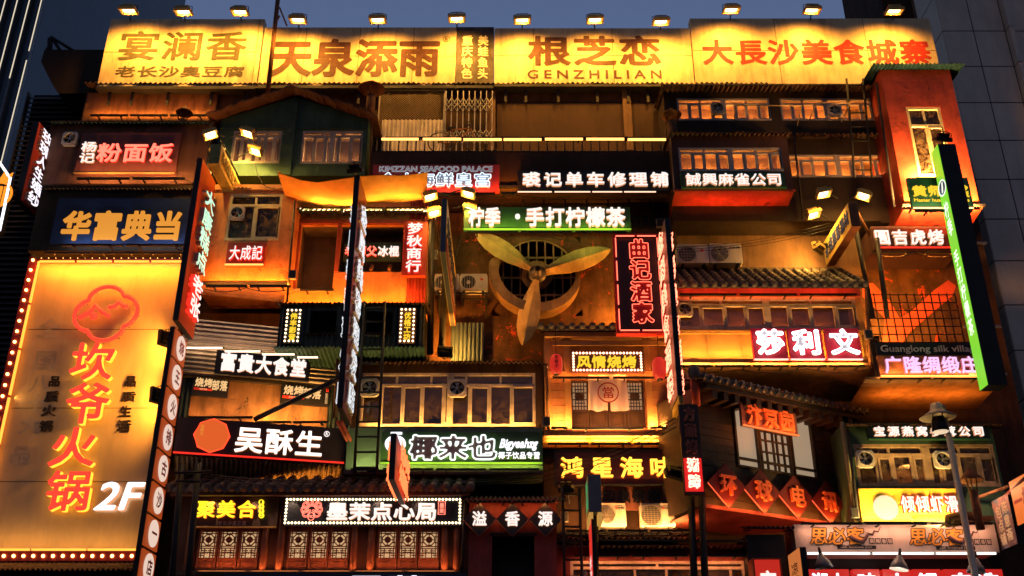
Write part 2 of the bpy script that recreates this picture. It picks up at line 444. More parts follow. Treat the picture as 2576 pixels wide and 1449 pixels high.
# ------------------------------------------------------------------ builders of things
def window(par, x0, x1, z0, z1, cols=4, top=.2, fm=None, gm=None, y=.06, t=.07, posts=(), open_=(), sash=True, lab=None):
    """frame with transom lights over sashes; panes are a sub-part"""
    fm = fm or frame; gm = gm or glass
    if isinstance(cols, int): cols = [i / cols for i in range(cols + 1)]
    X = [x0 + (x1 - x0) * c for c in cols]; W = x1 - x0
    b = MB()
    b.box(x0, x1, y - .05, y + .05, z1 - t, z1); b.box(x0, x1, y - .07, y + .05, z0, z0 + t)
    b.box(x0, x0 + t, y - .048, y + .05, z0 + t, z1 - t); b.box(x1 - t, x1, y - .048, y + .05, z0 + t, z1 - t)
    zt = z1 - (z1 - z0) * top
    if top: b.box(x0 + t, x1 - t, y - .044, y + .05, zt - t / 2, zt + t / 2)
    tm = t * .8
    for i, x in enumerate(X[1:-1], 1):
        wd = tm * (1.5 if i in posts else .55)
        b.box(x - wd, x + wd, y - (.06 if i in posts else .03), y + .04, z0 + t, (zt - t / 2) if (top and i not in posts) else z1 - t)
    if top:
        k = max(2, (len(X)) // 2)
        for i in range(1, k):
            x = x0 + W * i / k
            if all(abs(x - X[p]) > .1 for p in posts): b.box(x - tm * .5, x + tm * .5, y - .03, y + .04, zt + t / 2, z1 - t)
    ztop = (zt - t / 2) if top else z1 - t
    if sash:
        for i in range(len(X) - 1):
            if i % 2 == (1 if len(X) % 2 else 0) or sash == 2:
                a = X[i] + tm * .6; c = X[i + 1] - tm * .6; q = y - .028; s = t * .62
                yo = q - (.02 if i % 4 else .035)
                b.box(a, c, yo, yo + .04, ztop - s, ztop - .004); b.box(a, c, yo, yo + .04, z0 + t + .004, z0 + t + s)
                b.box(a, a + s, yo, yo + .04, z0 + t + s, ztop - s); b.box(c - s, c, yo, yo + .04, z0 + t + s, ztop - s)
    wn = b.obj('window', fm, par)
    p = MB(); p.box(x0 + t * .5, x1 - t * .5, y + .012, y + .02, z0 + t * .5, z1 - t * .5); p.obj('pane', gm, wn)
    if lab: wn['label'] = lab
    return wn
def bank_lights(par, x0, x1, z0, n, pw, col=(1, .42, .09), depth=.4, h=.25):
    for i in range(n):
        light('POINT', par, (x0 + (x1 - x0) * (i + .5 + random.uniform(-.2, .2)) / n, depth, z0 + h), pw * random.uniform(.7, 1.3), col, radius=.04)

def exhaust_fan(p, s, label, rz=0, mat=None):
    """square housing, ring, guard ribs, five blades, hub"""
    t = thing('exhaust_fan', p, label, 'exhaust fan', 'exhaust fans set in the windows'); t.rotation_euler = (0, 0, rz)
    b = MB(); n = 20; r = s * .4
    # square plate with a round hole
    vs = []; fs = []
    for i in range(n):
        q = 2 * math.pi * i / n; c, d = math.cos(q), math.sin(q); k = (s / 2) / max(abs(c), abs(d))
        vs += [(c * k, -.06, d * k), (c * r, -.06, d * r), (c * r, .05, d * r), (c * k, .05, d * k)]
    for i in range(n):
        a = i * 4; e = ((i + 1) % n) * 4
        fs += [(a, a + 1, e + 1, e), (a + 1, a + 2, e + 2, e + 1), (a + 3, a, e, e + 3)]
    b.add(vs, fs, 0); b.ring((0, 0), r * .98, r * 1.1, -.085, -.061, 0, 20)
    b.obj('housing', mat or acw, t)
    f = MB()
    for i in range(5):
        q = 2 * math.pi * i / 5 + .3; pts = []
        for (rr, da) in ((.2, -.25), (.85, -.42), (.95, .1), (.8, .42), (.2, .25)):
            pts.append((r * rr * math.cos(q + da), r * rr * math.sin(q + da), da))
        f.add([(x, -.02 - .05 * da, z) for x, z, da in pts] + [(x, -.01 - .05 * da, z) for x, z, da in pts], [(0, 1, 2, 3, 4), (9, 8, 7, 6, 5)], 0)
    f.disc((0, 0), r * .24, -.05, 0, 0, 12); f.obj('fan_blades', M('fan_metal', (.3, .27, .22), .3, .6, .3), t)
    MB().disc((0, 0), r * 1.02, .035, .045).obj('back_plate', black, t)
    return t

def ac_unit(r, Y, label, side='l', style=0, words=None):
    """outdoor air conditioner: casing, fan grille, side panel, feet"""
    f = R(r, Y); t = thing('air_conditioner', f, label, 'air conditioner', 'air conditioner outdoor units'); W, H = f.W, f.H
    b = MB(); c = .03
    pr = [(c, 0), (W - c, 0), (W, c), (W, H - c), (W - c, H), (c, H), (0, H - c), (0, c)]
    b.prism(pr, 0, .32); b.box(.02, W - .02, -.015, .34, H - .004, H + .02)
    xs = W * .62; b.box(xs, xs + .012, -.006, .01, .03, H - .03)
    b.box(xs + .05, W - .05, -.008, .01, .04, .052); b.box(xs + .05, W - .05, -.008, .01, H - .06, H - .048)
    b.obj('casing', acw, t)
    g = MB(); cx, cz, rr = W * .31, H * .5, min(H * .43, W * .29)
    MB().disc((cx, cz), rr, -.012, -.004, 0, 24).obj('fan_opening', black, t)
    if style == 0:
        for k in range(1, 9): g.ring((cx, cz), rr * k / 8 - .006, rr * k / 8 + .003, -.022, -.014, 0, 24)
        for k in range(6): q = k * math.pi / 3; g.tube([(cx, -.02, cz), (cx + rr * math.cos(q), -.02, cz + rr * math.sin(q))], .005, 0, 4)
    elif style == 1:
        h = rr * 1.02
        for k in range(11): z = cz - h + 2 * h * k / 10; g.box(cx - h, cx + h, -.03, -.014, z - .004, z + .004)
        for k in range(7): x = cx - h + 2 * h * k / 6; g.box(x - .003, x + .003, -.022, -.016, cz - h, cz + h)
    else:
        g.ring((cx, cz), rr * .97, rr * 1.05, -.03, -.005, 0, 24); g.disc((cx, cz), rr * .28, -.02, -.013, 0, 12)
        for k in range(6): x = cx - rr + 2 * rr * (k + .5) / 6; h = math.sqrt(max(0, rr * rr - (x - cx) ** 2)); g.box(x - .004, x + .004, -.03, -.022, cz - h, cz + h)
    g.obj('fan_grille', M('grille_wire', (.4, .36, .3), .5, .3, .2), t)
    ft = MB(); ft.box(W * .12, W * .2, .02, .3, -.05, -.002); ft.box(W * .8, W * .88, .02, .3, -.05, -.002); ft.obj('foot', dark, t)
    if words:
        l = MB(); l.text(words, xs + W * .07, W * .95, H * .76, H * .88, -.004, .006, 0, 0, .02); l.disc((xs + W * .045, H * .82), .03, -.012, -.002, 1, 10)
        l.obj('lettering', [black, redp], t)
    else:
        l = MB(); l.prism([(xs + W * .1, H * .7), (xs + W * .17, H * .8), (xs + W * .24, H * .7), (xs + W * .17, H * .6)], -.012, -.002); l.obj('badge', redp, t)
    return t

flood_black = M('flood_housing', (.02, .02, .02), .5, .3, .2, bump=0); flood_glare = M('flood_frame_glare', (.45, .3, .08), .5, .2, .2, bump=0)  # gold on the lit floods is lamp glare put into the frame colour
flood_ref = M('flood_reflector', (.85, .6, .2), .4, 0, .05, bump=0)  # gold sloped ring put into lit lamps for an amber glow round the lens
lens_on = E('flood_lens_lit', (1, .7, .28), 10.); lens_off = M('flood_lens_dark', (.05, .05, .05), .15, 0, .1, bump=0)
def flood(pos, d, label, anchor=None, s=.5, power=300, col=YL, spot=2.3, blend=.35, on=True, group='floodlights', bar=None, xdir=None, frm=None, beam=0):
    """floodlight at pos shining along d; arm to anchor (both points of the place)"""
    pos = Vector(pos); d = Vector(d).normalized(); Z = -d
    X = Vector(xdir) if xdir else Vector((1, 0, 0)); X = (X - Z * X.dot(Z)).normalized(); Yv = Z.cross(X)
    m = Matrix((X, Yv, Z)).transposed().to_4x4(); m.translation = pos
    t = thing('floodlight', pos, label, 'floodlight', group); t.matrix_world = m; t.rotation_euler = m.to_euler(); t.location = pos
    a, b = s * .5, s * .36
    h = MB()
    for q in ((-a, a, -b, -b * .78), (-a, a, b * .78, b), (-a, -a * .86, -b * .78, b * .78), (a * .86, a, -b * .78, b * .78)): h.box(q[0], q[1], q[2], q[3], -.03, .05)
    h.box(-a * .96, a * .96, -b * .96, b * .96, .05, .085)
    h.obj('frame', frm or (flood_glare if on else flood_black), t)
    h = MB(); h.box(-a * .66, a * .66, -b * .6, b * .6, .086, .12)
    for k in range(7): x = -a * .62 + a * 1.24 * k / 6; h.box(x - .012, x + .012, -b * .6, b * .6, .12, .2)
    h.obj('heat_sink', frm or (flood_glare if on else flood_black), t)
    MB().box(-a * .66, a * .66, -b * .56, b * .56, .03, .045).obj('lens', lens_on if on else lens_off, t)
    rr = MB(); I = [(-a * .66, -b * .56), (a * .66, -b * .56), (a * .66, b * .56), (-a * .66, b * .56)]; O = [(-a * .86, -b * .78), (a * .86, -b * .78), (a * .86, b * .78), (-a * .86, b * .78)]
    for q in range(4): j = (q + 1) % 4; rr.quad((*O[q], -.025), (*O[j], -.025), (*I[j], .032), (*I[q], .032))
    rr.obj('reflector', flood_ref if on else black, t)
    k = MB(); k.tube([(-a * 1.02, 0, .02), (-a * 1.02, 0, .2), (-a * .5, 0, .24), (a * .5, 0, .24), (a * 1.02, 0, .2), (a * 1.02, 0, .02)], .014, 0, 4)
    if anchor is not None:
        q = m.inverted() @ Vector(anchor)
        k.tube([(0, 0, .24), (q.x * .35, q.y * .35, q.z * .5 + .2), tuple(q)], .022, 0, 6)
    k.obj('bracket', black, t)
    if on: light('SPOT', t, (0, 0, -.06), power, col, (rad(beam), 0, 0), spot=spot, blend=blend, radius=.12)
    return t

def washers(uL, uR, v, Y, pw, what, n=1, col=OR, up=True, tilt=22, YR=None, frac=.94, lit=None, hh=.05, group='wall washer bars', gap=.05):
    """bars of LEDs fixed along a ledge; each bar is a thing with its own strip light"""
    f = R((uL, v - 2, uR, v + 2), Y, YR); L = f.W / n
    for i in range(n):
        p = f.pt(L * (i + .5), 0, f.H / 2)
        t = thing('wall_washer', p, f'{ordn(i, n)} slim black wall washer bar {what}', 'wall washer', group); t.rotation_euler = (0, 0, f.ang)
        h = L * frac / 2; b = MB()
        b.box(-h, h, -.035, .035, -hh / 2, hh / 2)
        b.obj('bar', black, t)
        for q in (-h * .6, h * .6): MB().box(q - .02, q + .02, -.03, .2, -hh / 2 - .03, -hh / 2 - .002).obj('clip', dark, t)
        zz = hh / 2 + .012
        if lit: MB().box(-h * .98, h * .98, -.034, .03, (hh / 2 if up else -hh / 2 - .02), (hh / 2 + .02 if up else -hh / 2)).obj('light_strip', lit, t); zz += .015
        light('AREA', t, (0, 0, zz if up else -zz), pw * L, col, (math.pi - rad(tilt), 0, 0) if up else (rad(tilt), 0, 0), h * 1.9, .04)
led_white = E('led_strip_warm', (1, .62, .3), 5.); led_gold = E('led_strip_gold', (1, .5, .14), 5.)
def leds(segs, Y, what, mat=None, group='glowing LED tubes', th=.028, YR=None):
    n = len(segs)
    for i, (a, b, v) in enumerate(segs):
        f = R((a, v - 2, b, v + 2), Y, YR)
        t = thing('led_tube', f.pt(f.W / 2, 0, f.H / 2), f'{ordn(i, n)} glowing LED tube {what}', 'LED tube', group); t.rotation_euler = (0, 0, f.ang)
        h = f.W / 2
        MB().box(-h, h, -th, th, -th, th).obj('tube', mat or led_gold, t)
        c = MB(); c.box(-h - .05, -h - .001, -th, th, -th, th); c.box(h + .001, h + .05, -th, th, -th, th); c.box(-h, h, th + .001, th + .03, -th * .6, th * .6); c.obj('end_cap', black, t)

BUL = {}
def bulbs(par, pts, mat, r=.035):
    k = (mat.name, r)
    if k not in BUL:
        me = MB().sph((0, 0, 0), r, 0, 8, 5); o = me.obj('bulb', mat, par, pts[0]); BUL[k] = o.data; pts2 = pts[1:100]
    else: pts2 = pts[:100]
    for p in pts2:
        o = bpy.data.objects.new('bulb', BUL[k]); COL.objects.link(o); o.parent = par; o.location = p
    if len(pts) > 100:
        m = MB()
        for p in pts[100:]: m.sph(p, r, 0, 8, 5)
        tag(m.obj('bulb_row', mat, par), kind='stuff')
def border_pts(x0, x1, z0, z1, nx, nz, y):
    p = [(x0 + (x1 - x0) * i / (nx - 1), y, z) for z in (z0, z1) for i in range(nx)]
    return p + [(x, y, z0 + (z1 - z0) * i / (nz + 1)) for x in (x0, x1) for i in range(1, nz + 1)]

def sign(r, Y, label, board, texts=(), T=.14, YR=None, cat='sign', name='shop_sign', group=None, rim=None, fr=None, bulb=None, edge=None, lip=None):
    """a signboard with raised lettering; texts: (text, picture rect or None, face, side, options)"""
    f = fr or R(r, Y, YR); t = thing(name, f, label, cat, group)
    MB().box(0, f.W, 0, T, 0, f.H).obj('board', board, t)
    if rim:
        b = MB(); q = .035
        b.box(-q, f.W + q, -.03, T, f.H + .002, f.H + q); b.box(-q, f.W + q, -.03, T, -q, -.002); b.box(-q, -.002, -.03, T, -.002, f.H + .002); b.box(f.W + .002, f.W + q, -.03, T, -.002, f.H + .002)
        b.obj('frame', rim, t)
    if lip: MB().box(0, f.W, -.05, -.003, -.01, .025).obj('lower_lip', lip, t)
    for tx in texts:
        s, rr, mf, ms = tx[:4]; o = dict(tx[4]) if len(tx) > 4 else {}
        bx = f.rc(rr, -.05) if rr else (f.W * .08, f.W * .92, f.H * .14, f.H * .86)
        nm = o.pop('name', 'lettering'); lb = o.pop('label', None)
        m = MB(); m.text(s, *bx, **{'y': -.012 if o.get('d', .06) > .02 else -.002, **o})
        q = m.obj(nm, [mf, ms], t)
        if lb: q['label'] = lb
    if bulb:
        nx, nz, mat, rb, ins = bulb
        bulbs(t, border_pts(ins, f.W - ins, ins, f.H - ins, nx, nz, -.03), mat, rb)
    t['_'] = 0; del t['_']
    return t, f

def house(name, f, label, D, mats, holes=(), cat='building', rd=.7, group=None):
    t = thing(name, f, label, cat, group)
    MB().wall(f.W, f.H, D, holes, 0, 1, rd).obj('wall', mats, t)
    return t
def ladder(a, b, wd, nr, label, r=.03, axis=(1, 0, 0)):
    """two rails from a to b with rungs between"""
    a, b = Vector(a), Vector(b); ax = Vector(axis) * wd / 2; t = thing('ladder', a, label, 'ladder')
    q = b - a; m = MB()
    for s in (-1, 1): m = MB(); m.tube([ax * s, q + ax * s], r, 0, 5); m.obj('rail', black, t)
    for i in range(nr): c = q * ((i + .5) / nr); MB().tube([c - ax, c + ax], r * .7, 0, 5).obj('rung', black, t)
    return t
def chimney(uv, Y, h, rc, label, rs=.12, down=1.):
    p = P(*uv, Y); t = thing('chimney_cowl', p - Vector((0, 0, down)), label, 'chimney')
    MB().lathe([(.01, h), (rc * .5, h * .5), (rc, 0), (rc * .97, -.02), (rc * .5, h * .42), (.01, h * .9)], (0, 0, down), 0, 20).obj('cap', rust, t)
    m = MB(); m.cyl((0, 0, 0), (0, 0, down - .25), rs, rs, 0, 12)
    for k in range(3): q = k * 2.1; m.tube([(rs * math.cos(q), rs * math.sin(q), down - .3), (rs * 1.3 * math.cos(q), rs * 1.3 * math.sin(q), down + h * .2)], .018, 0, 4)
    m.obj('flue', rust, t); return t
def pole(a, b, r, label, cat='pole', name='pole', mat=None, n=10, r1=None):
    a, b = Vector(a), Vector(b)
    o = MB().cyl((0, 0, 0), tuple(b - a), r, r1, 0, n).obj(name, mat or dark); o.location = a
    return tag(o, label, cat)
def wire(pts, label, sag=.3, r=.012, group='black wires'):
    """hanging cable through points of the place"""
    q = []
    for a, b in zip(pts[:-1], pts[1:]):
        a, b = Vector(a), Vector(b)
        for i in range(13 if a != b else 1): k = i / 12; p = a.lerp(b, k); p.z -= sag * 4 * k * (1 - k); q.append(p)
    o0 = q[0].copy(); o = MB().tube([p - o0 for p in q], r, 0, 4).obj('cable', black); o.location = o0
    return tag(o, label, 'cable', group)
def eave(r, Y, D, rise, label, mat, pitch=.12, amp=.028, YR=None, jag=.05, name='corrugated_awning', over=0.):
    """corrugated sheet whose front edge runs along the bottom of r; its back is D deep and `rise` higher"""
    f = R(r, Y, YR); t = thing(name, f, label, 'awning')
    MB().corr(0, f.W, (0, 0), (D, rise), pitch, amp, 0, .012, jag).obj('sheet', mat, t)
    b = MB(); n = max(2, int(f.W / 1.2) + 1)
    for i in range(n): x = .08 + (f.W - .16) * i / (n - 1); b.tube([(x, .06, -.05), (x, D, rise - .07)], .02, 0, 4)
    b.obj('support', dark, t); return t
# ------------------------------------------------------------------ the setting: ground and neighbours
m = MB(); m.quad((-400, -200, 0), (400, -200, 0), (400, 600, 0), (-400, 600, 0))
tag(m.obj('ground', M('asphalt', (.05, .05, .052), .8, 0, .2)), kind='structure')
m = MB(); m.box(-30, 30, 16, 24, .004, .14); tag(m.obj('pavement', M('paving', (.16, .15, .14), .7, 0, .2)), kind='structure')

# far glass tower on the left, thin vertical lines of light
YT = 70
f = R((-700, 100, 66, 300), YT); f.o.z = 0; f.H = 95
t = thing('glass_tower', f, 'tall blue grey glass tower with thin vertical light lines', 'tower')
MB().box(0, f.W, 0, 30, 0, f.H).obj('facade', M('tower_glass', (.05, .075, .1), .25, .3, .3, scale=.2, bump=0), t)
lm = E('tower_line', (1, .85, .62), .9)
mu = M('tower_fin', (.14, .15, .17), .4, .4, .3, bump=0)
for i in range(16):
    x = f.W - .1 - i * 1.05
    b = MB(); b.box(x - .09, x + .09, -.45, -.01, 0, f.H); b.obj('fin', mu, t)
    l = MB(); z = random.uniform(2, 14)
    while z < f.H:
        h = random.uniform(10, 24); l.box(x - .035, x + .035, -.5, -.46, z, min(f.H, z + h)); z += h + random.uniform(.5, 9)
    l.obj('light_line', lm, t)
# dark louvred building
f = R((36, 300, 330, 500), 30); f.o.z = 0; f.H = P(75, 235, 30).z
t = thing('louvred_building', f, 'dark building clad in horizontal louvres behind the left signs', 'building')
m = MB(); m.box(.1, f.W, .1, 6, 0, f.H); m.obj('wall', M('louvre_back', (.012, .012, .014), .8), t)
m = MB(); z = f.H - .15
lv = M('louvre', (.075, .07, .066), .55, .3, .2, .3)
while z > 5:
    m.add([(0, .02, z), (f.W, .02, z), (f.W, -.1, z - .15), (0, -.1, z - .15), (0, .04, z), (f.W, .04, z), (f.W, -.08, z - .16), (0, -.08, z - .16)], [(0, 3, 2, 1), (4, 5, 6, 7), (3, 7, 6, 2), (0, 4, 7, 3)]); z -= .2
m.box(-.05, 0, -.12, .1, 0, f.H); m.obj('louvre_panel', lv, t)
# hexagon neon sign at the left edge
f = R((-40, 400, 28, 590), 24.5); t = thing('neon_sign', f, 'hexagonal sign with white neon edge and orange emblem', 'sign')
hx = [f.uv(*p) for p in ((-55, 350), (0, 410), (27, 450), (14, 515), (0, 580), (-55, 600))]
m = MB(); m.prism(hx, .0, .25); m.obj('board', black, t)
m = MB(); m.tube([(x, -.03, z) for x, z in hx], .04, 0, 6); m.obj('neon_border', E('neon_cool', (.85, .9, 1), 2.2), t)
m = MB(); c = f.uv(-6, 490); m.ring(c, .36, .42, -.05, -.005, 0, 28)
for dx in (-.12, .02, .16): m.box(c[0] + dx, c[0] + dx + .09, -.05, -.006, c[1] - .3, c[1] + .25)
m.prism([(c[0] - .1, c[1] + .4), (c[0] + .25, c[1] + .4), (c[0] + .3, c[1] + .7), (c[0] + .14, c[1] + .55), (c[0] + .07, c[1] + .75), (c[0], c[1] + .55)], -.05, -.006)
m.obj('emblem', E('emblem_orange', (1, .3, .02), 1.2), t)

# right hand tower with stone panels
YR_ = 29.5
f = R((2443, 350, 3100, 450), YR_); f.o.z = 0; f.H = P(2360, -120, YR_).z
t = thing('panelled_tower', f, 'dark tower clad in large square stone panels at the right', 'tower')
MB().box(0.02, f.W, .03, 1.65, 0, f.H).obj('wall', M('joint_dark', (.02, .02, .02), .8), t)
pz = [P(2450, v, YR_).z for v in (-100, -12, 78, 167, 258, 353, 451, 551, 656, 767, 881, 1002, 1130, 1265, 1410, 1560)]
px = [P(u, 0, YR_).x - f.o.x for u in (2354, 2431, 2512)]; dx = px[1] - px[0]
xs = [0, dx, 2 * dx + .02, 2 * dx + .22] + [2 * dx + .22 + dx * k for k in range(1, 5)]
st = M('tower_stone', (.62, .56, .47), .45, 0, .12, .2, .7, .05)
m = MB()
for a, b in zip(pz[:-1], pz[1:]):
    for i in range(len(xs) - 1):
        q = -.28 if i == 2 else 0
        m.box(xs[i] + .02, xs[i + 1] - .02, q, .029, b + .02, a - .02)
    m.box(0, .019, .03, 1.6, b + .02, a - .02)
m.obj('stone_panel_cladding', st, t)
f2 = R((2217, -60, 2330, 60), 33.5); f2.o.z = 0; f2.H = P(2217, -200, 33.5).z
t = thing('rear_block', f2, 'brown rear block with pale pipes behind the big billboard', 'building')
MB().box(0, f2.W + 3, 0, 4, 0, f2.H).obj('wall', brown, t)
m = MB(); a = P(2312, 0, 32.5); m.cyl((a.x - f2.o.x, -1, 20), (a.x - f2.o.x, -1, f2.H), .3, .3, 0, 12); m.obj('pipe', concrete, t)

# ------------------------------------------------------------------ main building behind everything
YB = 27.2
xl, xr = P(211, 265, YB).x, P(2462, 560, YB).x
zt = P(1300, 227, YB).z
fb = Fr((xl, YB, 0), 0, xr - xl, zt)
t = thing('main_building', fb, 'tall soot brown main building carrying all the shopfronts and billboards', 'building')
MB().box(0, fb.W, 0, 9, 0, fb.H).obj('wall', brown, t)
m = MB(); m.corr(.05, fb.W * .79, (-.35, fb.H + .02), (1.2, fb.H + .3), .16, .03, 0, .014, .04); m.obj('roof_sheet', rustsheet, t)
for u in (1236, 1578):
    x0 = P(u, 300, YB).x - xl; m = MB(); m.box(x0 - .13, x0 + .13, -.16, -.002, P(u, 384, YB).z, fb.H - .1); m.obj('column', concrete, t)
# panel of concrete shell behind balcony
x0, x1 = P(1250, 300, YB).x - xl, P(1668, 300, YB).x - xl
m = MB(); m.box(x0, x1, -.06, -.001, P(1400, 400, YB).z, P(1400, 262, YB).z); m.obj('render_panel', M('brown_render', (.055, .028, .016), .85, 0, .2, .4, .7, .15), t)
x0, x1 = P(214, 270, YB).x - xl, P(545, 270, YB).x - xl
m = MB(); m.box(x0 + .02, x1, -.06, -.001, P(400, 320, YB).z, P(400, 236, YB).z); m.obj('render_panel', M('red_brown_render', (.17, .075, .035), .85, 0, .25, .9, .9, .15, dark=.2), t)

# rooftop steel shed left of the boards
m = MB(); f = R((108, 124, 262, 235), 28.6)
q = [f.uv(*p) for p in ((103, 155), (112, 125), (262, 125), (262, 235), (148, 235), (135, 218), (128, 205))]
t = thing('rooftop_shed', f, 'dark rooftop steel shed left of the first billboard', 'shed')
m.prism(q, 0, 2.5); m.obj('body', darkwall, t)
m = MB()
for a, b in (((120, 78), (118, 125)), ((120, 78), (150, 125)), ((122, 80), (192, 124)), ((114, 82), (112, 125)), ((108, 108), (150, 123))): m.tube([(*f.uv(*a)[:1], .3, f.uv(*a)[1]), (*f.uv(*b)[:1], .3, f.uv(*b)[1])], .06, 0, 4)
m.obj('truss', black, t)

# ------------------------------------------------------------------ roof billboards
YBB = 26.9
paintb = M('faded_green_brown_paint', (.085, .07, .025), .6, 0, .3, .3, 5); paintr = M('brown_red_paint', (.1, .042, .022), .6, 0, .35, .4, 5)
paintred = M('red_letter_paint', (.42, .03, .015), .6, 0, .3, .3, 4); sooty = M('sooty_panel', (.09, .075, .055), .6, 0, .6, .8, 3)
creamp = M('cream_letter_paint', (.75, .66, .42), .6, 0, .15)
FL = {'d': .008, 'bold': .022}
def bill(r, label, board, texts, seams):
    t, f = sign(r, YBB, label, board, texts, T=.3, cat='billboard', name='billboard')
    m = MB()
    for s in seams: x = f.W * s; m.box(x - .008, x + .008, -.005, -.001, .01, f.H - .01)
    z = f.H * .505; m.box(.01, f.W - .01, -.0052, -.0012, z - .008, z + .008)
    m.obj('seam', M('seam', (.1, .07, .03), .8), t)
    m = MB(); m.box(0, f.W, -.06, .3, -.11, -.004); m.obj('lower_beam', dark, t)
    for k in range(max(2, int(f.W / .9))): x = f.W * (k + .4 + .3 * math.sin(k * 5)) / max(2, int(f.W / .9)); p = MB(); p.box(x - .04, x + .04, .1, .18, -.6, -.11); p.obj('steel_post', dark, t)
    MB().box(0, f.W, .35, .45, f.H * .3, f.H * .34).obj('back_beam', dark, t)
    return t, f
bill((261.5, 48, 655, 219), 'cream roof billboard reading 宴澜香 at the left end', cream,
     [('宴澜香', (293, 74, 624, 153), paintb, paintb, FL), ('老长沙臭豆腐', (287, 163, 616, 193), paintb, paintb, FL)], (.97,))
t, f = bill((657, 69, 1146.5, 217), 'cream roof billboard reading 天泉添雨 beside the rusty pole', cream,
     [('天泉添雨', (678, 95, 1108, 192), paintr, paintr, {'d': .008, 'bold': .045, 'fill': 1.0})], (.22, .5, .78))
c = f.uv(1123.5, 98.6); m = MB(); m.ring(c, .1, .118, -.009, -.001); m.text('R', c[0] - .05, c[0] + .055, c[1] - .065, c[1] + .065, -.002, .008); m.obj('registered_mark', [paintr, paintr], t)
bill((1148, 68, 1242, 217), 'narrow sooty dark roof panel reading 美蛙鱼头 in two columns', sooty,
     [('美蛙鱼头', (1201, 86, 1229, 197), creamp, creamp, {**FL, 'vert': True, 'bold': .03}), ('重庆特色', (1160, 86, 1190, 197), creamp, creamp, {**FL, 'vert': True, 'bold': .03})], ())
bill((1243.5, 71, 1741, 213), 'cream roof billboard reading 根芝恋 over GENZHILIAN', cream,
     [('根芝恋', (1325, 86, 1667, 166), paintr, paintr, {**FL, 'bold': .04}), ('G E N Z H I L I A N', (1327, 174, 1665, 196), paintr, paintr, {**FL, 'bold': .02})], (.2, .6))
bill((1742.5, 46.5, 2355, 213), 'taller cream roof billboard reading 大長沙美食城寨 in red', cream,
     [('大長沙美食城寨', (1764, 95, 2345, 163), paintred, paintred, {**FL, 'bold': .035})], (.35, .72))
# floodlights along the top of the boards
fl = [(323, 25), (461, 28), (603, 28), (749, 48), (950, 48), (1149, 45), (1314, 49), (1497, 48), (1663, 53), (1840, 23), (2043, 24), (2250, 26)]
for i, (u, v) in enumerate(fl):
    p = P(u, v + 3, YBB - 1.1); top = P(u, [49, 49, 49, 69, 69, 69, 71, 71, 71, 47, 47, 47][i], YBB)
    w_ = ['over the 宴 character', 'over the 澜 character', 'over the 香 character', 'over the 天 character', 'between the 泉 and 添 characters', 'over the sooty dark panel', 'at the left of 根', 'over the 芝 character', 'over the 恋 character', 'over the 大長 characters', 'over the 美食 characters', 'over the 城寨 characters'][i]
    flood(p, (random.uniform(-.04, .04), .16, -.98), f'lit roof floodlight {w_}', (top.x, YBB + .2, top.z + .0), .54, 320, (1, .43, .05), 2.5, .75, True, 'roof billboard floodlights', beam=40)
pole(P(702, -30, 26.3), P(672, 247, 26.3), .075, 'tall rusty pole in front of the billboards', mat=rust)
for a, b, l in (((703, 18), (722, 66), 'right'), ((703, 40), (690, 66), 'left')):
    pole(P(*a, 26.35), P(*b, 26.8), .03, f'thin rusty stay at the {l} of the rusty pole', 'stay', 'pole_stay', rust, 6)

# ------------------------------------------------------------------ left block
red_brown = M('dark_red_brown_wall', (.12, .05, .028), .8, 0, .35, .7, 1.2, .2)
f = R((112, 303, 528, 462), 25.9)
t = house('house', f, 'dark red brown storey with teal tin roof behind the 粉面饭 sign', 1.2, [red_brown])
eave((127, 296, 526, 309), 25.75, .9, .35, 'teal corrugated tin awning above the 粉面饭 sign', teal, .13, .03)
panel_m = M('maroon_signboard', (.12, .035, .03), .5, 0, .2, .3, 2)
gold_l = M('gold_metal', (.6, .36, .1), .35, .6, .2)
redneon = E('red_neon_face', (1, .16, .1), 2.2); redside = E('red_neon_side', (1, .03, .015), 1.2)
sign((197, 334, 448, 437), 25.7, 'maroon signboard with glowing red 粉面饭 and white 杨记', panel_m,
     [('杨记', (201, 356, 243, 411), wht, whs, {'vert': True}), ('粉面饭', (243, 359, 438, 410), redneon, redside, {'bold': .03})], lip=gold_l)
p = P(177, 350.5, 25.84); exhaust_fan(p, .46, 'white exhaust fan left of the 粉面饭 sign', 0)
washers(190, 470, 449, 25.4, 9, 'under the 粉面饭 sign', 2, (1, .45, .14))
washers(225, 525, 290, 26.95, 4.5, 'added under the first roof billboard', 3, (1, .34, .06))  # added bars, put in to fill the dark wall above the teal awning with glow
# lower storey with the navy sign
f = R((88, 466, 500, 631), 25.2)
t = house('house', f, 'dark storey with corrugated lip carrying the navy 华富典当 sign', .9, [darkwall])
eave((112, 464, 497, 476), 25.1, .7, .3, 'brown corrugated lip between the 粉面饭 and 华富典当 signs', rustsheet, .12, .03)
navy = M('navy_board', (.012, .022, .06), .45, 0, .3, .3, 1.5, .05); goldt = E('gold_letters', (1, .38, .04), .75)
sign((136, 499, 479, 612), 25.05, 'navy blue signboard with big gold 华富典当', navy, [('华富典当', (153, 528, 460, 606), goldt, goldt, {'bold': .05, 'd': .03})])
washers(150, 478, 617, 24.8, 2.2, 'under the navy 华富典当 sign', 2, (.75, .85, 1))
washers(110, 480, 637, 25.15, 6, 'along the underside over the hotpot board', 3, OR, up=False, tilt=10)

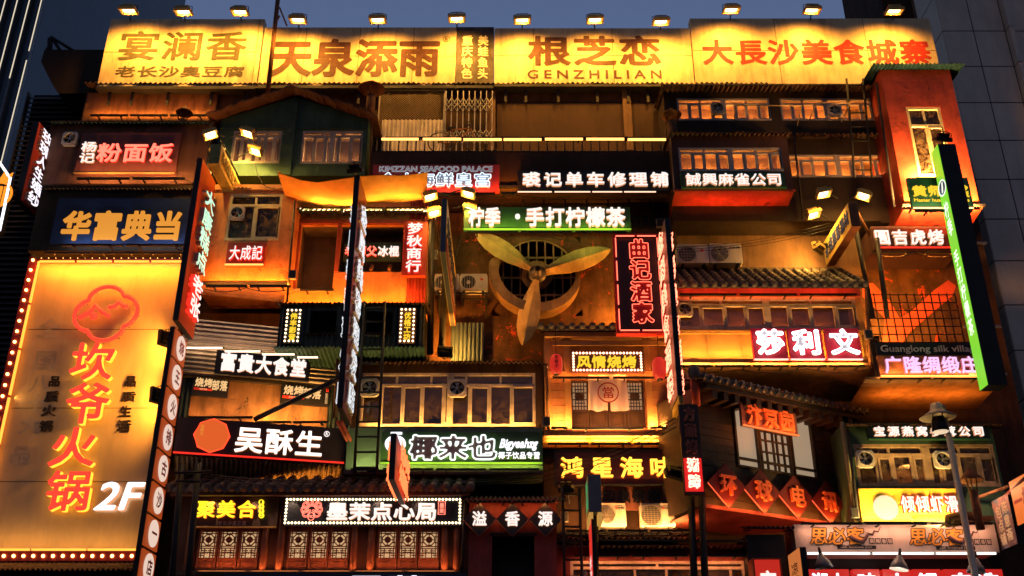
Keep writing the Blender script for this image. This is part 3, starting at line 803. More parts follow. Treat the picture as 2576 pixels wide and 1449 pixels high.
# ------------------------------------------------------------------ hotpot board
hp = M('hotpot_board', (.62, .45, .25), .5, 0, .14, .35, .8, .04, dark=.6, stain=(.35, .25, .16), stain_s=1.1, stain_t=.68)
f = R((20, 660, 418, 1388), 25.8)
hotr = E('hotpot_red', (1, .05, .025), 1.3); hots = E('hotpot_red_side', (1, .42, .03), 2.2)
blk = M('black_letters', (.02, .012, .01), .5); ghost = M('letter_ghost', (.5, .4, .28), .6, 0, .3)
whot = E('white_two_f', (1, .97, .95), 1.6)
def chars(lst, mf, ms, **o): return [(c, r, mf, ms, {'fill': 1.06, **o}) for c, r in lst]
tx = chars([('坎', (185, 867, 290, 960)), ('爷', (172, 968, 278, 1070)), ('火', (133, 1078, 247, 1177)), ('锅', (124, 1187, 233, 1288))], hotr, hots, bold=.02, d=.16, y=-.05)
tx += [('2F', (252, 1216, 360, 1287), whot, whs, {'d': .16, 'y': -.05, 'bold': .02, 'sh': .2})]
tx += chars([('品', (122, 945, 151, 971)), ('质', (112, 983, 147, 1010)), ('火', (104, 1018, 140, 1046)), ('锅', (99, 1057, 132, 1085)),
             ('品', (312, 945, 343, 972)), ('质', (305, 985, 340, 1010)), ('生', (300, 1021, 330, 1048)), ('活', (293, 1056, 328, 1085))], blk, blk, d=.035, bold=.018)
tx += chars([('全', (96, 800, 148, 848)), ('国', (85, 880, 140, 930)), ('八', (75, 940, 120, 985)), ('十', (66, 990, 112, 1035)), ('大', (50, 1045, 100, 1090)), ('品', (25, 1120, 75, 1165))], ghost, ghost, d=.004, bold=.04)
t, f = sign(None, 25.8, 'huge glowing yellow hotpot billboard reading 坎爷火锅 2F', hp, tx, T=.25, cat='billboard', name='billboard', fr=f)
# cloud emblem
c = f.uv(266.7, 788, -.2); k = f.uv(345, 788, -.2)[0] - c[0]; kz = k * .93
pts = []
for i in range(96):
    q = 2 * math.pi * i / 96; rr = .78 + .22 * abs(math.cos(2 * (q - .15))) ** .7
    pts.append((c[0] + k * rr * math.cos(q), -.2, c[1] + kz * rr * math.sin(q) * 1.02))
m = MB(); m.tube(pts, .06, 0, 6, True)
def arcp(lst): return [(c[0] + k * a, -.2, c[1] + kz * b) for a, b in lst]
m.tube(arcp([(-.85, -.2), (-.55, .02), (-.38, .3), (-.1, .02), (.12, -.12)]), .065, 0, 6); m.tube(arcp([(.05, .22), (.25, .28), (.36, .42), (.5, .28), (.66, .24)]), .06, 0, 6)
m.sph((c[0] - k * .38, -.2, c[1] - kz * .1), .11, 0, 10, 6); m.obj('cloud_emblem', hotr, t)
m = MB()
for pp in pts[::8]: m.tube([pp, (pp[0], -.001, pp[2])], .012, 0, 4)
m.obj('emblem_bracket', dark, t)
for s in (.255, .535, .78): m = MB(); m.box(.1, f.W, -.004, -.001, f.H * (1 - s) - .008, f.H * (1 - s) + .008); m.obj('seam', M('seam', (.1, .07, .03), .8), t)
bm = E('bulb_amber', (1, .5, .14), 7.)
redtrim = M('red_trim', (.35, .03, .02), .5, 0, .2)
m = MB(); m.box(-.25, -.003, -.12, .25, 0, f.H + .2); m.box(-.003, f.W, -.12, .25, f.H + .003, f.H + .2); m.box(-.003, f.W, -.12, .25, -.25, -.003); m.obj('red_border', redtrim, t)
bulbs(t, [(-.13, -.15, f.H * i / 26) for i in range(27)] + [(.1 + (f.W - .1) * i / 20, -.15, f.H + .1) for i in range(21)] + [(.05 + (f.W - .05) * i / 17, -.15, -.13) for i in range(18)], bm, .045)
m = MB()
hts = E('hotpot_tube', (1, .34, .04), 2.2)
for i in range(4): a = f.W * i / 4 + .06; m = MB(); m.box(a, a + f.W / 4 - .08, -.14, -.08, f.H - .05, f.H - .002); m.obj('light_tube', hts, t)
for i in range(3): a = f.W * i / 3 + .03; m = MB(); m.box(a, a + f.W / 3 - .06, -.14, -.08, .01, .055); m.obj('light_tube', hts, t)
for i in range(6): a = f.H * i / 6 + .05; m = MB(); m.box(.01, .06, -.14, -.08, a, a + f.H / 6 - .08); m.obj('light_tube', hts, t)
light('AREA', t, (f.W / 2, -.35, f.H - .1), 26, (1, .34, .03), (rad(25), 0, 0), f.W * .95, .05)
light('AREA', t, (f.W / 2, -.35, .1), 5, (1, .48, .1), (math.pi - rad(25), 0, 0), f.W * .95, .05)
light('AREA', t, (.12, -.3, f.H / 2), 6, (1, .5, .11), (0, rad(-100), 0), .05, f.H * .9)
# two dark floods clipped on the strip sign, lighting the board
for (u, v), l, on in (((418, 852), 'upper', True), ((398, 995), 'lower', True)):
    p = P(u - 8, v, 25.0); flood(p, (-.75, .55, -.1), f'{l} floodlight turned to the hotpot board', p + Vector((.3, .1, .0)), .42, 120, (1, .4, .04), 2.4, .6, True, 'floodlights on the hotpot board', xdir=(0, 0, 1), frm=flood_black)
eave((-60, 1425, 352, 1434), 24.8, .9, .3, 'brown corrugated awning below the hotpot board', rustsheet, .12, .03)
f = R((-80, 1436, 350, 1700), 25.2); house('house', f, 'dark shopfront under the hotpot board', .5, [darkwall])

# ------------------------------------------------------------------ projecting signs at the left
def flat_sign(f, label, T, face, back=None, cat='sign', name='projecting_sign', end=None, group=None):
    t = thing(name, f, label, cat, group)
    b = MB(); b.box(0, f.W, .012, T - .012, 0, f.H); b.obj('case', end or black, t)
    MB().box(.01, f.W - .01, 0, .011, .01, f.H - .01).obj('face', face, t)
    MB().box(.01, f.W - .01, T - .011, T, .01, f.H - .01).obj('back_face', back or face, t)
    return t
rl = M('red_lightbox', (.42, .05, .03), .45, 0, .15, .2, 1.5, .04)
f = SIDE(76, 111, 447, 26.2, 305, 503)
t = flat_sign(f, 'red projecting sign with white 玫瑰人生婚纱 at the far left', .2, rl)
m = MB(); m.text('玫瑰人生婚纱', f.W * .12, f.W * .88, f.H * .03, f.H * .97, -.004, .1, vert=True, bold=.03); m.obj('lettering', [E('violet_white', (.95, .88, 1), 1.3), M('letter_side', (.5, .35, .3), .6)], t)
f = SIDE(480, 515, 655, 25.0, 397, 805)
t = flat_sign(f, 'tall red orange projecting sign with pale green characters', .16, M('red_orange_face', (.7, .12, .04), .45, 0, .15, .2, 1.5, .04), end=dark)
m = MB(); m.text('大康糕点', f.W * .22, f.W * .9, f.H * .36, f.H * .87, -.004, .12, vert=True, bold=.03); m.obj('lettering', [E('pale_green', (.55, 1, .72), 1.1), M('letter_side', (.5, .35, .3), .6)], t)
m = MB(); m.text('老张', f.W * .22, f.W * .9, f.H * .08, f.H * .33, -.004, .12, vert=True, bold=.03); m.obj('lettering', [E('pinkish_white', (1, .78, .7), 1.3), redside], t)
f = SIDE(399, 430, 1150, 24.9, 822, 1480)
t = thing('projecting_sign', f, 'long vertical strip of orange plates with white discs beside the hotpot board', 'sign')
MB().box(-.02, f.W, .05, .16, 0, f.H).obj('case', black, t)
discm = E('disc_white', (1, .74, .6), .8); rch = M('red_brush', (.42, .03, .03), .6, 0, .4)
op = E('orange_plate', (1, .15, .025), .32)
for i, ch in enumerate('烧王火排古沙一店'):
    z1 = f.H * (1 - i / 8.2) - .04; z0 = z1 - f.H / 8.2 + .08
    MB().box(.02, f.W - .02, 0, .045, z0, z1).obj('plate', op, t)
    cx, cz = f.W * .52, (z0 + z1) / 2; r_ = min(f.W * .46, (z1 - z0) * .45)
    d_ = MB(); d_.disc((cx, cz), r_, -.03, -.001, 0, 24); dd = d_.obj('disc', discm, t)
    m = MB(); m.text(ch, cx - r_ * .62, cx + r_ * .62, cz - r_ * .62, cz + r_ * .62, -.031, .006, bold=.04); m.obj('lettering', [rch, rch], dd)

# ------------------------------------------------------------------ green gabled house
f = R((551, 240, 925, 442), 26.0)
hw = [f.rc((583, 329, 706, 411)), f.rc((758, 329, 911, 412))]
t = thing('green_house', f, 'green gabled house with two white windows under the rusty roof', 'house')
eL = f.uv(545, 300)[1]; eR = f.uv(905, 302)[1]; ap = f.uv(742, 244)
m = MB(); m.wall(f.W, eL, 1.2, [(*h, .6) for h in hw], 0, 1); m.prism([(0, eL + .001), (f.W, eL + .001), (ap[0], ap[1])], 0, 1.2)
m.obj('wall', [green, room], t)
b = MB(); b.box(ap[0] - .12, ap[0] + .12, -.05, -.002, .02, ap[1] - .2); b.obj('pilaster', green, t)
b = MB(); z = f.uv(700, 322)[1]; b.box(.0, f.W, -.03, -.0025, z - .03, z + .03); b.obj('string_course', green, t)
rf = MB()
for s in (-1, 1):
    xe = -.32 if s < 0 else f.W + .32; ze = (eL if s < 0 else eR) - .12
    a0 = Vector((xe, 0, ze)); a1 = Vector((ap[0], 0, ap[1] + .1)); n_ = 14
    for k in range(n_): # rough rusty sheets running up the slope
        q0 = a0.lerp(a1, k / n_); q1 = a0.lerp(a1, (k + 1) / n_)
        j = random.uniform(-.03, .03); yy = -.42 + random.uniform(-.06, .04)
        vs = [(q0.x, yy, q0.z + j), (q1.x, yy, q1.z + j + .02), (q1.x, 1.3, q1.z + .03), (q0.x, 1.3, q0.z + .03)]
        vs += [(x, y, z + .05) for x, y, z in vs]
        rf.add(vs, [(0, 1, 2, 3), (7, 6, 5, 4), (0, 4, 5, 1), (1, 5, 6, 2), (3, 7, 4, 0)], 0)
rf.obj('roof', M('rusty_roof', (.2, .085, .045), .7, .2, .4, .5, 4), t)
window(t, *hw[0], [0, .18, .36, .52, .68, .84, 1], .17, posts=(2,)); window(t, *hw[1], [0, .2, .4, .5, .62, .8, 1], .17, posts=(3,))
bank_lights(t, hw[0][0], hw[0][1], hw[0][2], 2, 5, (1, .6, .25)); bank_lights(t, hw[1][0], hw[1][1], hw[1][2], 3, 5, (1, .6, .25))
eave((590, 462, 806, 474), 25.15, .9, .3, 'dark green corrugated awning under the green house', M('green_sheet', (.04, .09, .07), .5, .3, .4, .5, 3), .11, .025)

# flood lit sign below the green house
ylw = M('yellow_board', (.8, .55, .12), .5, 0, .15, .5, 2.5, .06, dark=.5); ybk = M('yellow_sign_ink', (.3, .2, .05), .6, 0, .4)
f = SIDE(554, 604, 492, 25.9, 362, 411)
t = flat_sign(f, 'long yellow projecting sign lit by floodlights below the green house', .3, ylw, end=M('green_yellow_trim', (.25, .22, .06), .6, 0, .5, .5, 3))
m = MB(); m.text('永新顺景酒家', f.W * .05, f.W * .95, f.H * .15, f.H * .85, -.003, .02, bold=.01); m.obj('lettering', [ybk, ybk], t)
m = MB();
for k in range(4): x = f.W * (k + .3) / 4; m.tube([(x, .15, f.H), (x, .15, f.H + .35)], .03, 0, 4)
m.tube([(0, .15, f.H + .35), (f.W, .15, f.H + .35)], .03, 0, 4); m.obj('top_rail', black, t)
def ring_floods(lst, what, pw=95):
    for (u, v, Y, d, an, l) in lst:
        p = P(u, v, Y); flood(p, (d[0] * .8, -.22, -.9), f'lit floodlight {l} {what}', p + Vector(an), .42, pw, (1, .52, .1), 2.6, .5, True, 'floodlights on projecting signs', beam=48)
ring_floods([(530, 339, 24.4, (.6, .35, -.85), (.35, .1, .0), 'at the upper left of'), (621, 335, 24.6, (-.5, .3, -.85), (-.5, .1, -.1), 'at the upper right of'),
             (641, 380, 25.3, (-.5, .3, -.85), (-.5, .1, -.15), 'at the lower right of'), (546, 382, 25.3, (.6, .35, -.8), (.3, .1, 0), 'hidden half behind')], 'the yellow sign by the green house', 150)

# ------------------------------------------------------------------ orange house
f = R((508, 470, 738, 717), 25.2)
wr = f.rc((572, 487, 706, 605))
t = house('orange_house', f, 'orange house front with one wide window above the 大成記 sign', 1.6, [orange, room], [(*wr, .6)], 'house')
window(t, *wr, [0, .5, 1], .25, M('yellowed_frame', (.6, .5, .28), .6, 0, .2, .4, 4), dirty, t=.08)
m = MB(); m.box(-.02, f.W + .02, -.05, -.003, f.H - .12, f.H + .05); m.obj('cornice', orange, t)
m = MB(); m.box(-.03, f.W + .03, -.08, -.003, 0, .05); m.obj('lower_ledge', dark, t)
exhaust_fan(P(597.5, 537, 25.17), .42, 'green bladed exhaust fan in the orange house window')
sred = M('red_signboard', (.42, .06, .03), .5, 0, .2, .2, 2)
sign((570, 610, 666, 667), 25.05, 'small red signboard with white 大成記 on the orange house', sred, [('大成記', (577, 618, 662, 657), wht, redside, {'d': .09, 'bold': .015})], lip=E('lip_gold', (1, .5, .12), 1.5))
washers(515, 735, 720, 24.95, 14, 'under the orange house', 2)

# ------------------------------------------------------------------ orange bay with two openings
f = R((728, 500, 1076, 768), 25.8)
o1, o2 = f.rc((752, 566, 843, 727)), f.rc((855, 566, 1015, 684))
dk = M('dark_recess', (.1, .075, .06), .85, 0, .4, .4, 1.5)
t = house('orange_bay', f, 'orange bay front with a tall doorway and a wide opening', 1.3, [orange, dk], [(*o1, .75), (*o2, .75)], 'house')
m = MB()
for x in (o1[0] - .12, o1[1] + .02, o2[1] + .02): m.box(x, x + .1, -.06, -.002, o1[2] if x < o1[1] else o2[2], o1[3])
m.box(.0, f.W, -.07, -.003, o1[3] + .02, o1[3] + .14); m.obj('door_surround', M('maroon_trim', (.3, .06, .03), .6, 0, .3, .4, 2), t)
m = MB(); m.corrv(o2[1] + .15, f.W - .02, .02, o1[3] + 1.2 if o1[3] + 1.2 < f.H else f.H - .05, -.05, .09, .018); m.obj('corrugated_panel', M('red_sheet', (.35, .05, .03), .5, .2, .3, .5, 3), t)
m = MB(); m.box(o1[0] - .1, o1[1] + .05, -.12, -.004, o1[2] - .1, o1[2] - .04); m.obj('sill_bar', M('sill_metal', (.4, .3, .2), .5, .4, .2), t)
for x, z in ((o2[0] + (o2[1] - o2[0]) * .52, o2[2] + .12), (o2[0] + (o2[1] - o2[0]) * .8, o2[2] + .12)):
    MB().cyl((x, -.1, z - .1), (x, .1, z + .12), .05, .05, 0, 10).obj('spout_pipe', rust, t)
exg = M('dark_green_board', (.03, .06, .03), .5, 0, .3)
sign((865, 610, 1010, 656), 25.9, 'dark green sign reading 老师父冰棍 inside the wide opening', exg,
     [('老师父', (867, 618, 949, 646), redneon, redside, {'bold': .035}), ('冰棍', (950, 618, 1005, 646), wht, whs, {'bold': .035})], T=.08)
sign((1013, 557, 1073, 693), 25.5, 'vertical red sign reading 梦秋商行 in white', sred, [('梦秋商行', (1022, 561, 1063, 687), wht, redside, {'vert': True, 'bold': .03, 'd': .09})], T=.16)
leds([(755, 851, 526.7), (864, 961, 530.5), (978, 1075, 529.4)], 25.45, 'under the orange canvas', led_white)
washers(757, 1072, 524, 25.42, 16, 'under the canvas, shining down the orange bay', 3, (1, .38, .06), up=False, tilt=25)
washers(722, 1068, 765, 25.4, 12, 'along the foot of the orange bay', 3)
washers(752, 842, 729, 25.6, 4, 'on the doorway sill of the orange bay', 1)
eave((745, 520, 1078, 527), 25.3, .7, .2, 'thin teal corrugated awning behind the canvas', teal, .14, .025)
washers(760, 1068, 533, 25.3, 5, 'added to brighten the canvas from below', 3, (1, .5, .09), tilt=-25)  # added bars, put in only to brighten the underside of the canvas
# canvas
top = [(702, 436), (725, 443), (760, 455), (798, 459), (850, 453), (905, 443), (960, 442), (1010, 441), (1076, 436)]
bot = [(725, 502), (748, 506), (778, 512), (815, 518), (851, 521), (905, 519), (955, 513), (1010, 508), (1071, 502)]
m = MB(); vs = []; nc = len(top); nr = 9
for j in range(nr + 1):
    k = j / nr
    for i in range(nc):
        A = P(*top[i], 24.3); B = P(*bot[i], 25.5); q = A.lerp(B, k); q.z -= .16 * 4 * k * (1 - k) * (.7 + .3 * math.sin(i * 1.7)) + .02 * math.sin(i * 3 + j * 1.3); vs.append(q)
o0 = vs[0].copy(); N_ = len(vs); fs = []
vs2 = [v - o0 for v in vs] + [v - o0 + Vector((0, 0, .02)) for v in vs]
for j in range(nr):
    for i in range(nc - 1):
        a = j * nc + i; fs += [(a, a + nc, a + nc + 1, a + 1), (N_ + a, N_ + a + 1, N_ + a + nc + 1, N_ + a + nc)]
m.add(vs2, fs, 0, True)
cv = m.obj('canvas_awning', M('orange_canvas', (.8, .4, .07), .8, 0, .14, .35, 3, .1, dark=.5)); cv.location = o0; tag(cv, 'sagging orange canvas awning stretched above the orange bay', 'awning')
m = MB(); m.tube([(0, 0, .03), tuple(P(702, 436, 24.3).lerp(P(725, 502, 25.5), 1) - o0)], .05, 0, 6); m.obj('rolled_edge', M('orange_canvas', (1, 1, 1)), cv)

# ------------------------------------------------------------------ blue grey tin balcony
f = R((701, 770, 1065, 877), 25.2)
h1, h2 = f.rc((779, 781, 846, 843)), f.rc((921, 783, 987, 843))
t = house('tin_balcony', f, 'blue grey corrugated tin balcony with two dark openings', 1.8, [bluesheet, black], [(*h1, .8), (*h2, .8)], 'balcony')
m = MB()
for a, b, c, d in ((.02, h1[0], .02, f.H - .02), (h1[1], h2[0], .02, f.H - .02), (h2[1], f.W - .02, .02, f.H - .02), (h1[0], h1[1], .02, h1[2]), (h2[0], h2[1], .02, h2[2])): m.corrv(a, b, c, d, -.045, .13, .025)
m.obj('cladding', bluesheet, t)
m = MB(); m.corr(-.05, f.W + .05, (-.12, .0), (1.6, -.12), .12, .03); m.obj('underside_sheet', M('green_sheet', (0, 0, 0)), t)
m = MB(); m.corr(h1[0] - .05, h1[1] + .05, (-.16, h1[2] - .02), (.1, h1[2] + .05), .12, .025); m.corr(h2[0] - .05, h2[1] + .05, (-.16, h2[2] - .02), (.1, h2[2] + .05), .12, .025); m.obj('opening_lip', rustsheet, t)
m = MB(); m.corr(-.1, f.W + .1, (-.2, f.H + .0), (.9, f.H + .12), .12, .028); m.obj('roof_sheet', rustsheet, t)
yel = E('yellow_letters', (1, .62, .03), 1.1)
dgl = M('black_glass_board', (.02, .025, .03), .3, 0, .5)
for r, tt, l in (((716, 777, 757, 863), '伟丰影音', 'left'), ((1004, 775, 1045, 863), '优格工坊', 'right')):
    x0 = (r[0] + r[2]) / 2
    sign(r, 25.02, f'small bulb edged sign reading {tt} at the {l} end of the tin balcony', dgl if l == 'left' else M('brown_board', (.12, .05, .03), .5),
         [(tt, (x0 - 9.5, r[1] + 9, x0 + 9.5, r[3] - 8), yel, yel, {'vert': True, 'bold': .02, 'd': .03})], T=.12, bulb=(4, 7, E('bulb_warm', (1, .68, .36), 5.), .028, .05))

# ------------------------------------------------------------------ rooftop terrace in the middle
YT2 = 25.8
f = R((932, 383, 1690, 475), YT2)
t = house('balcony_terrace', f, 'long dark terrace parapet above the red seafood sign', 1.4, [M('parapet', (.05, .027, .016), .85, 0, .3, .5, 1)], cat='terrace')
m = MB(); m.box(-.02, f.W, -.1, -.003, 0, .07); m.obj('lower_beam', black, t)
m = MB(); z0 = f.H; z1 = f.uv(1300, 346)[1]
m.box(0, f.W, .02, .06, z1 - .03, z1); m.box(0, f.W, .02, .06, z0 + .03, z0 + .06)
n_ = 34
for i in range(n_ + 1): x = f.W * i / n_; m.box(max(0, x - .018), min(f.W, x + .018), .022, .058, z0 + .001, z1 - .031)
m.obj('railing', black, t)
leds([(960, 1053, 350), (1064, 1160, 350), (1166, 1262, 351), (1267, 1362, 351), (1371, 1466, 350), (1475, 1570, 350), (1579, 1675, 351)], YT2 - .06, 'along the terrace railing', E('terrace_led', (1, .43, .1), 3.2))
washers(965, 1670, 347, YT2 + .12, 2.5, 'behind the terrace railing', 4, (1, .42, .09), tilt=30)
# wire fence, tin sheet, folding gate at the back
fr_ = R((950, 226, 1118, 384), YB - .25)
t = thing('wire_fence', fr_, 'diamond wire fence with a pale tin sheet along its foot', 'fence')
m = MB(); n_ = 26
for i in range(-n_, n_ * 2):
    x0 = fr_.W * i / n_
    for s in (-1, 1):
        a = Vector((x0, 0, 0)); b_ = Vector((x0 + s * fr_.H, 0, fr_.H))
        lo, hi = 0., 1.
        dx_ = b_.x - a.x
        t0 = (0 - a.x) / dx_; t1 = (fr_.W - a.x) / dx_
        lo, hi = max(0, min(t0, t1)), min(1, max(t0, t1))
        if hi - lo > .02: m.tube([a.lerp(b_, lo), a.lerp(b_, hi)], .007, 0, 3)
m.obj('wire_mesh', M('fence_wire', (.2, .15, .11), .5, .4, .2), t)
m = MB(); m.box(0, .04, -.03, .03, 0, fr_.H); m.box(fr_.W - .04, fr_.W, -.03, .03, 0, fr_.H); m.box(.04, fr_.W - .04, -.03, .03, fr_.H - .04, fr_.H); m.obj('post', greysheet, t)
q = fr_.rc((960, 306, 1113, 384)); m = MB(); m.corrv(q[0], q[1], 0, q[3], -.1, .13, .03); m.obj('tin_sheet', M('pale_tin', (.55, .5, .42), .5, .3, .2, .5, 3), t)
fr_ = R((1120, 229, 1238, 384), YB - .3)
t = thing('folding_gate', fr_, 'grey folding lattice gate beside the wire fence', 'gate')
gm = M('gate_metal', (.3, .29, .28), .45, .5, .2)
m = MB()
for i in range(9): x = fr_.W * i / 8; m.box(x - .016, x + .016, -.02, .02, 0, fr_.H)
m.obj('bar', gm, t)
for zz in (.2, .72):
    m = MB(); z = fr_.H * zz
    for i in range(8):
        x0, x1 = fr_.W * i / 8, fr_.W * (i + 1) / 8
        for s in (1, -1): m.tube([(x0, -.028, z - s * .17), (x1, -.028, z + s * .17)], .012, 0, 4); m.tube([(x0, -.032, z - s * .17 + .2), (x1, -.032, z + s * .17 + .2)], .012, 0, 4)
    m.obj('lattice', gm, t)
# bicycle leaning behind the railing
bf = R((1075, 340, 1230, 386), YT2 + .45); t = thing('bicycle', bf, 'dark bicycle leaning behind the terrace railing', 'bicycle')
zb = .04; W = bf.W; r_ = W * .19
for nm, cx in (('rear_wheel', W * .2), ('front_wheel', W * .8)):
    m = MB(); m.tube([(cx + r_ * math.cos(q * math.pi / 12), 0, zb + r_ + r_ * math.sin(q * math.pi / 12)) for q in range(24)], .022, 0, 5, True)
    for k in range(8): q = k * math.pi / 8; m.tube([(cx - r_ * math.cos(q), 0, zb + r_ - r_ * math.sin(q)), (cx + r_ * math.cos(q), 0, zb + r_ + r_ * math.sin(q))], .004, 0, 3)
    m.obj(nm, dark, t)
m = MB(); A = (W * .2, 0, zb + r_); B = (W * .45, 0, zb + r_ * .9); Cc = (W * .38, 0, zb + r_ * 2.3); D = (W * .7, 0, zb + r_ * 2.4); F_ = (W * .8, 0, zb + r_)
for a, b in ((A, B), (B, Cc), (Cc, A), (B, D), (Cc, D), (D, F_)): m.tube([a, b], .022, 0, 6)
m.obj('frame', rust, t)
m = MB(); m.box(W * .33, W * .45, -.06, .06, zb + r_ * 2.4, zb + r_ * 2.5); m.obj('saddle', black, t)
m = MB(); m.tube([D, (W * .69, 0, zb + r_ * 2.9), (W * .62, -.2, zb + r_ * 3)], .018, 0, 5); m.tube([(W * .69, 0, zb + r_ * 2.9), (W * .62, .2, zb + r_ * 3)], .018, 0, 5); m.obj('handlebar', dark, t)
m = MB(); m.tube([(W * .12, 0, zb + r_ * 2.15), (W * .34, 0, zb + r_ * 2.15), (W * .2, 0, zb + r_)], .014, 0, 4); m.obj('carrier', dark, t)
# signs on the parapet
rboard = M('crimson_board', (.32, .03, .03), .5, 0, .2, .2, 1.5)
ntube = E('neon_tube_cool', (.75, .88, 1), 1.6); greyl = M('grey_letter_face', (.4, .42, .46), .4, .3, .2)
sign((937, 414, 1256, 482), 25.6, 'crimson neon sign reading KIMZZAN SEAFOOD PALACE half behind the canvas', rboard,
     [('KIMZZAN SEAFOOD PALACE', (955, 420, 1239, 434), E('dim_tube', (.6, .62, .7), .45), black, {'neon': .011, 'd': .08, 'bold': .015}),
      ('金山海鲜皇宫', (952, 436, 1238, 473), greyl, greyl, {'d': .06, 'bold': .045}), ('金山海鲜皇宫', (952, 436, 1238, 473), ntube, ntube, {'neon': .014, 'd': .1, 'bold': .045, 'name': 'neon_outline'})])
washers(945, 1250, 487, 25.45, 5, 'under the crimson seafood sign', 2, (1, .25, .08))
blkb = M('black_board', (.012, .012, .014), .45, 0, .3, .2, 2)
sign((1302, 429, 1683, 480), 25.6, 'long black sign reading 裘记单车修理铺 in white', blkb, [('裘记单车修理铺', (1310, 431, 1686, 473), wht, whs, {'bold': .035, 'fill': .86, 'd': .08})])
leds([(1302, 1388, 482.5), (1395, 1485, 482.5), (1490, 1565, 482.5), (1570, 1650, 482.5)], 25.5, 'under the 裘记单车修理铺 sign', E('led_mixed', (1, .62, .42), 1.6), th=.014)
washers(1260, 1300, 486, 25.5, 16, 'between the seafood and repair shop signs', 1)

# ------------------------------------------------------------------ central wall with the great fan
YF = YB
f = R((1086, 535, 1690, 908), YF - .12)
splat = M('splattered_wall', (.1, .045, .018), .8, 0, .65, .6, 1.6, .35, dark=.2, stain=(.6, .07, .02), stain_s=2.2, stain_t=.585)
t = thing('fan_wall', f, 'brown splattered wall behind the giant propeller fan', 'wall')
c = f.uv(1351, 692); r0 = 1.32; hole = (c[0] - r0, c[0] + r0, c[1] - r0, c[1] + r0)
m = MB()
for a, b, z0, z1 in ((0, hole[0], 0, f.H), (hole[1], f.W, 0, f.H), (hole[0], hole[1], 0, hole[2]), (hole[0], hole[1], hole[3], f.H)): m.box(a, b, 0, .1, z0, z1)
n_ = 32; vs = []; fs = []
for i in range(n_):
    q = 2 * math.pi * (i + .5) / n_; cq, sq = math.cos(q), math.sin(q); k = r0 / max(abs(cq), abs(sq))
    vs += [(c[0] + cq * k, 0, c[1] + sq * k), (c[0] + cq * 1.16, 0, c[1] + sq * 1.16), (c[0] + cq * 1.16, .1, c[1] + sq * 1.16)]
for i in range(n_): a = 3 * i; b = 3 * ((i + 1) % n_); fs += [(a, a + 1, b + 1, b), (a + 1, a + 2, b + 2, b + 1)]
m.add(vs, fs); m.obj('wall', splat, t)
t = thing('ventilation_fan', f.pt(c[0], 0, c[1]), 'giant three bladed propeller fan in a round barred opening', 'fan')
rim = M('fan_rim', (.34, .2, .09), .6, .2, .4, .5, 2, .15, dark=.25, stain=(.5, .08, .03), stain_s=2.5, stain_t=.6)
m = MB(); vs = []; fs = []; n_ = 56
for i in range(n_ + 1): # duct lip: deep and wide at the lower left, thinning to nothing at both ends
    k = i / n_; q = rad(148 + (385 - 148) * k); e = min(1, k * 9) * min(1, (1 - k) * 2.4); ro = 1.16 + .26 * e ** .7; y = -.02 - .55 * e ** .6
    for r, yy in ((1.14, y), (ro, y), (ro, -.001), (1.14, -.001)): vs.append((r * math.cos(q), yy, r * math.sin(q)))
for i in range(n_):
    for j in range(4): fs.append((i * 4 + j, i * 4 + (j + 1) % 4, i * 4 + 4 + (j + 1) % 4, i * 4 + 4 + j))
m.add(vs, fs, 0); m.obj('rim', rim, t)
m = MB(); m.ring((0, 0), 1.141, 1.165, -.018, .04, 0, 48, 26, 147); m.obj('rim_upper_edge', rim, t)
hc = f.uv(1352, 690, -.5); hc = (hc[0] - c[0], hc[1] - c[1])
barm = M('bar_rust', (.25, .13, .08), .7, .3, .4, .4, 3, stain=(.5, .08, .03), stain_s=4, stain_t=.66)
m = MB()
for k in range(-4, 5):
    x = k * .25; h = math.sqrt(max(.01, 1.13 ** 2 - x * x)); m.box(x - .022, x + .022, -.03, .0, -h, h)
for z in (-.66, -.1, .56): h = math.sqrt(1.13 ** 2 - z * z); m.box(-h, h, -.035, .005, z - .03, z + .03)
m.obj('bar_grille', barm, t)
m = MB(); m.disc((0, 0), 1.3, .12, .16, 0, 32); m.obj('dark_back', M('fan_pit', (.03, .02, .016), .9, 0, .3, stain=(.4, .03, .015), stain_s=1.3, stain_t=.6), t)
m = MB(); m.ring((hc[0] * .3, hc[1] * .3), .3, .46, -.16, -.04, 0, 28); m.obj('hub_ring', barm, t)
m = MB(); m.lathe([(.26, 0), (.26, .12), (.2, .16), (.1, .18), (.1, .45), (.07, .45), (.07, .3), (.01, .3)], (0, 0, 0), 0, 20); hb = m.obj('hub', M('hub_metal', (.16, .13, .11), .4, .5, .3), t, (hc[0], -.45, hc[1])); hb.rotation_euler = (rad(90), 0, 0)
bl = M('blade_metal', (.6, .38, .14), .5, .1, .4, .5, 1.6, .1, dark=.35, stain=(.45, .08, .03), stain_s=1.4, stain_t=.7)
for k, an in enumerate((141, 18, -103)):
    m = MB(); vs = []; prof = [(.24, .1), (.5, .16), (.9, .27), (1.3, .32), (1.7, .29), (2.0, .2), (2.2, .09), (2.28, .02)]
    for x, h in prof:
        for s, yy in ((1, -.05), (0, -.1), (-1, .05)): vs.append((x, yy * (1.2 - x * .3), s * h + (x - .24) * .04))
    nv = len(vs); vs += [(x, y + .03, z) for x, y, z in vs]; fs = []
    for i in range(len(prof) - 1):
        for j in range(2):
            a = i * 3 + j; fs += [(a, a + 1, a + 4, a + 3), (nv + a, nv + a + 3, nv + a + 4, nv + a + 1)]
        a = i * 3; fs += [(a, a + 3, nv + a + 3, nv + a), (a + 2, nv + a + 2, nv + a + 5, a + 5)]
    m.add(vs, fs, 0, False); o = m.obj('blade', bl, t, (hc[0], -.55, hc[1])); o.rotation_euler = (0, rad(-an), 0)
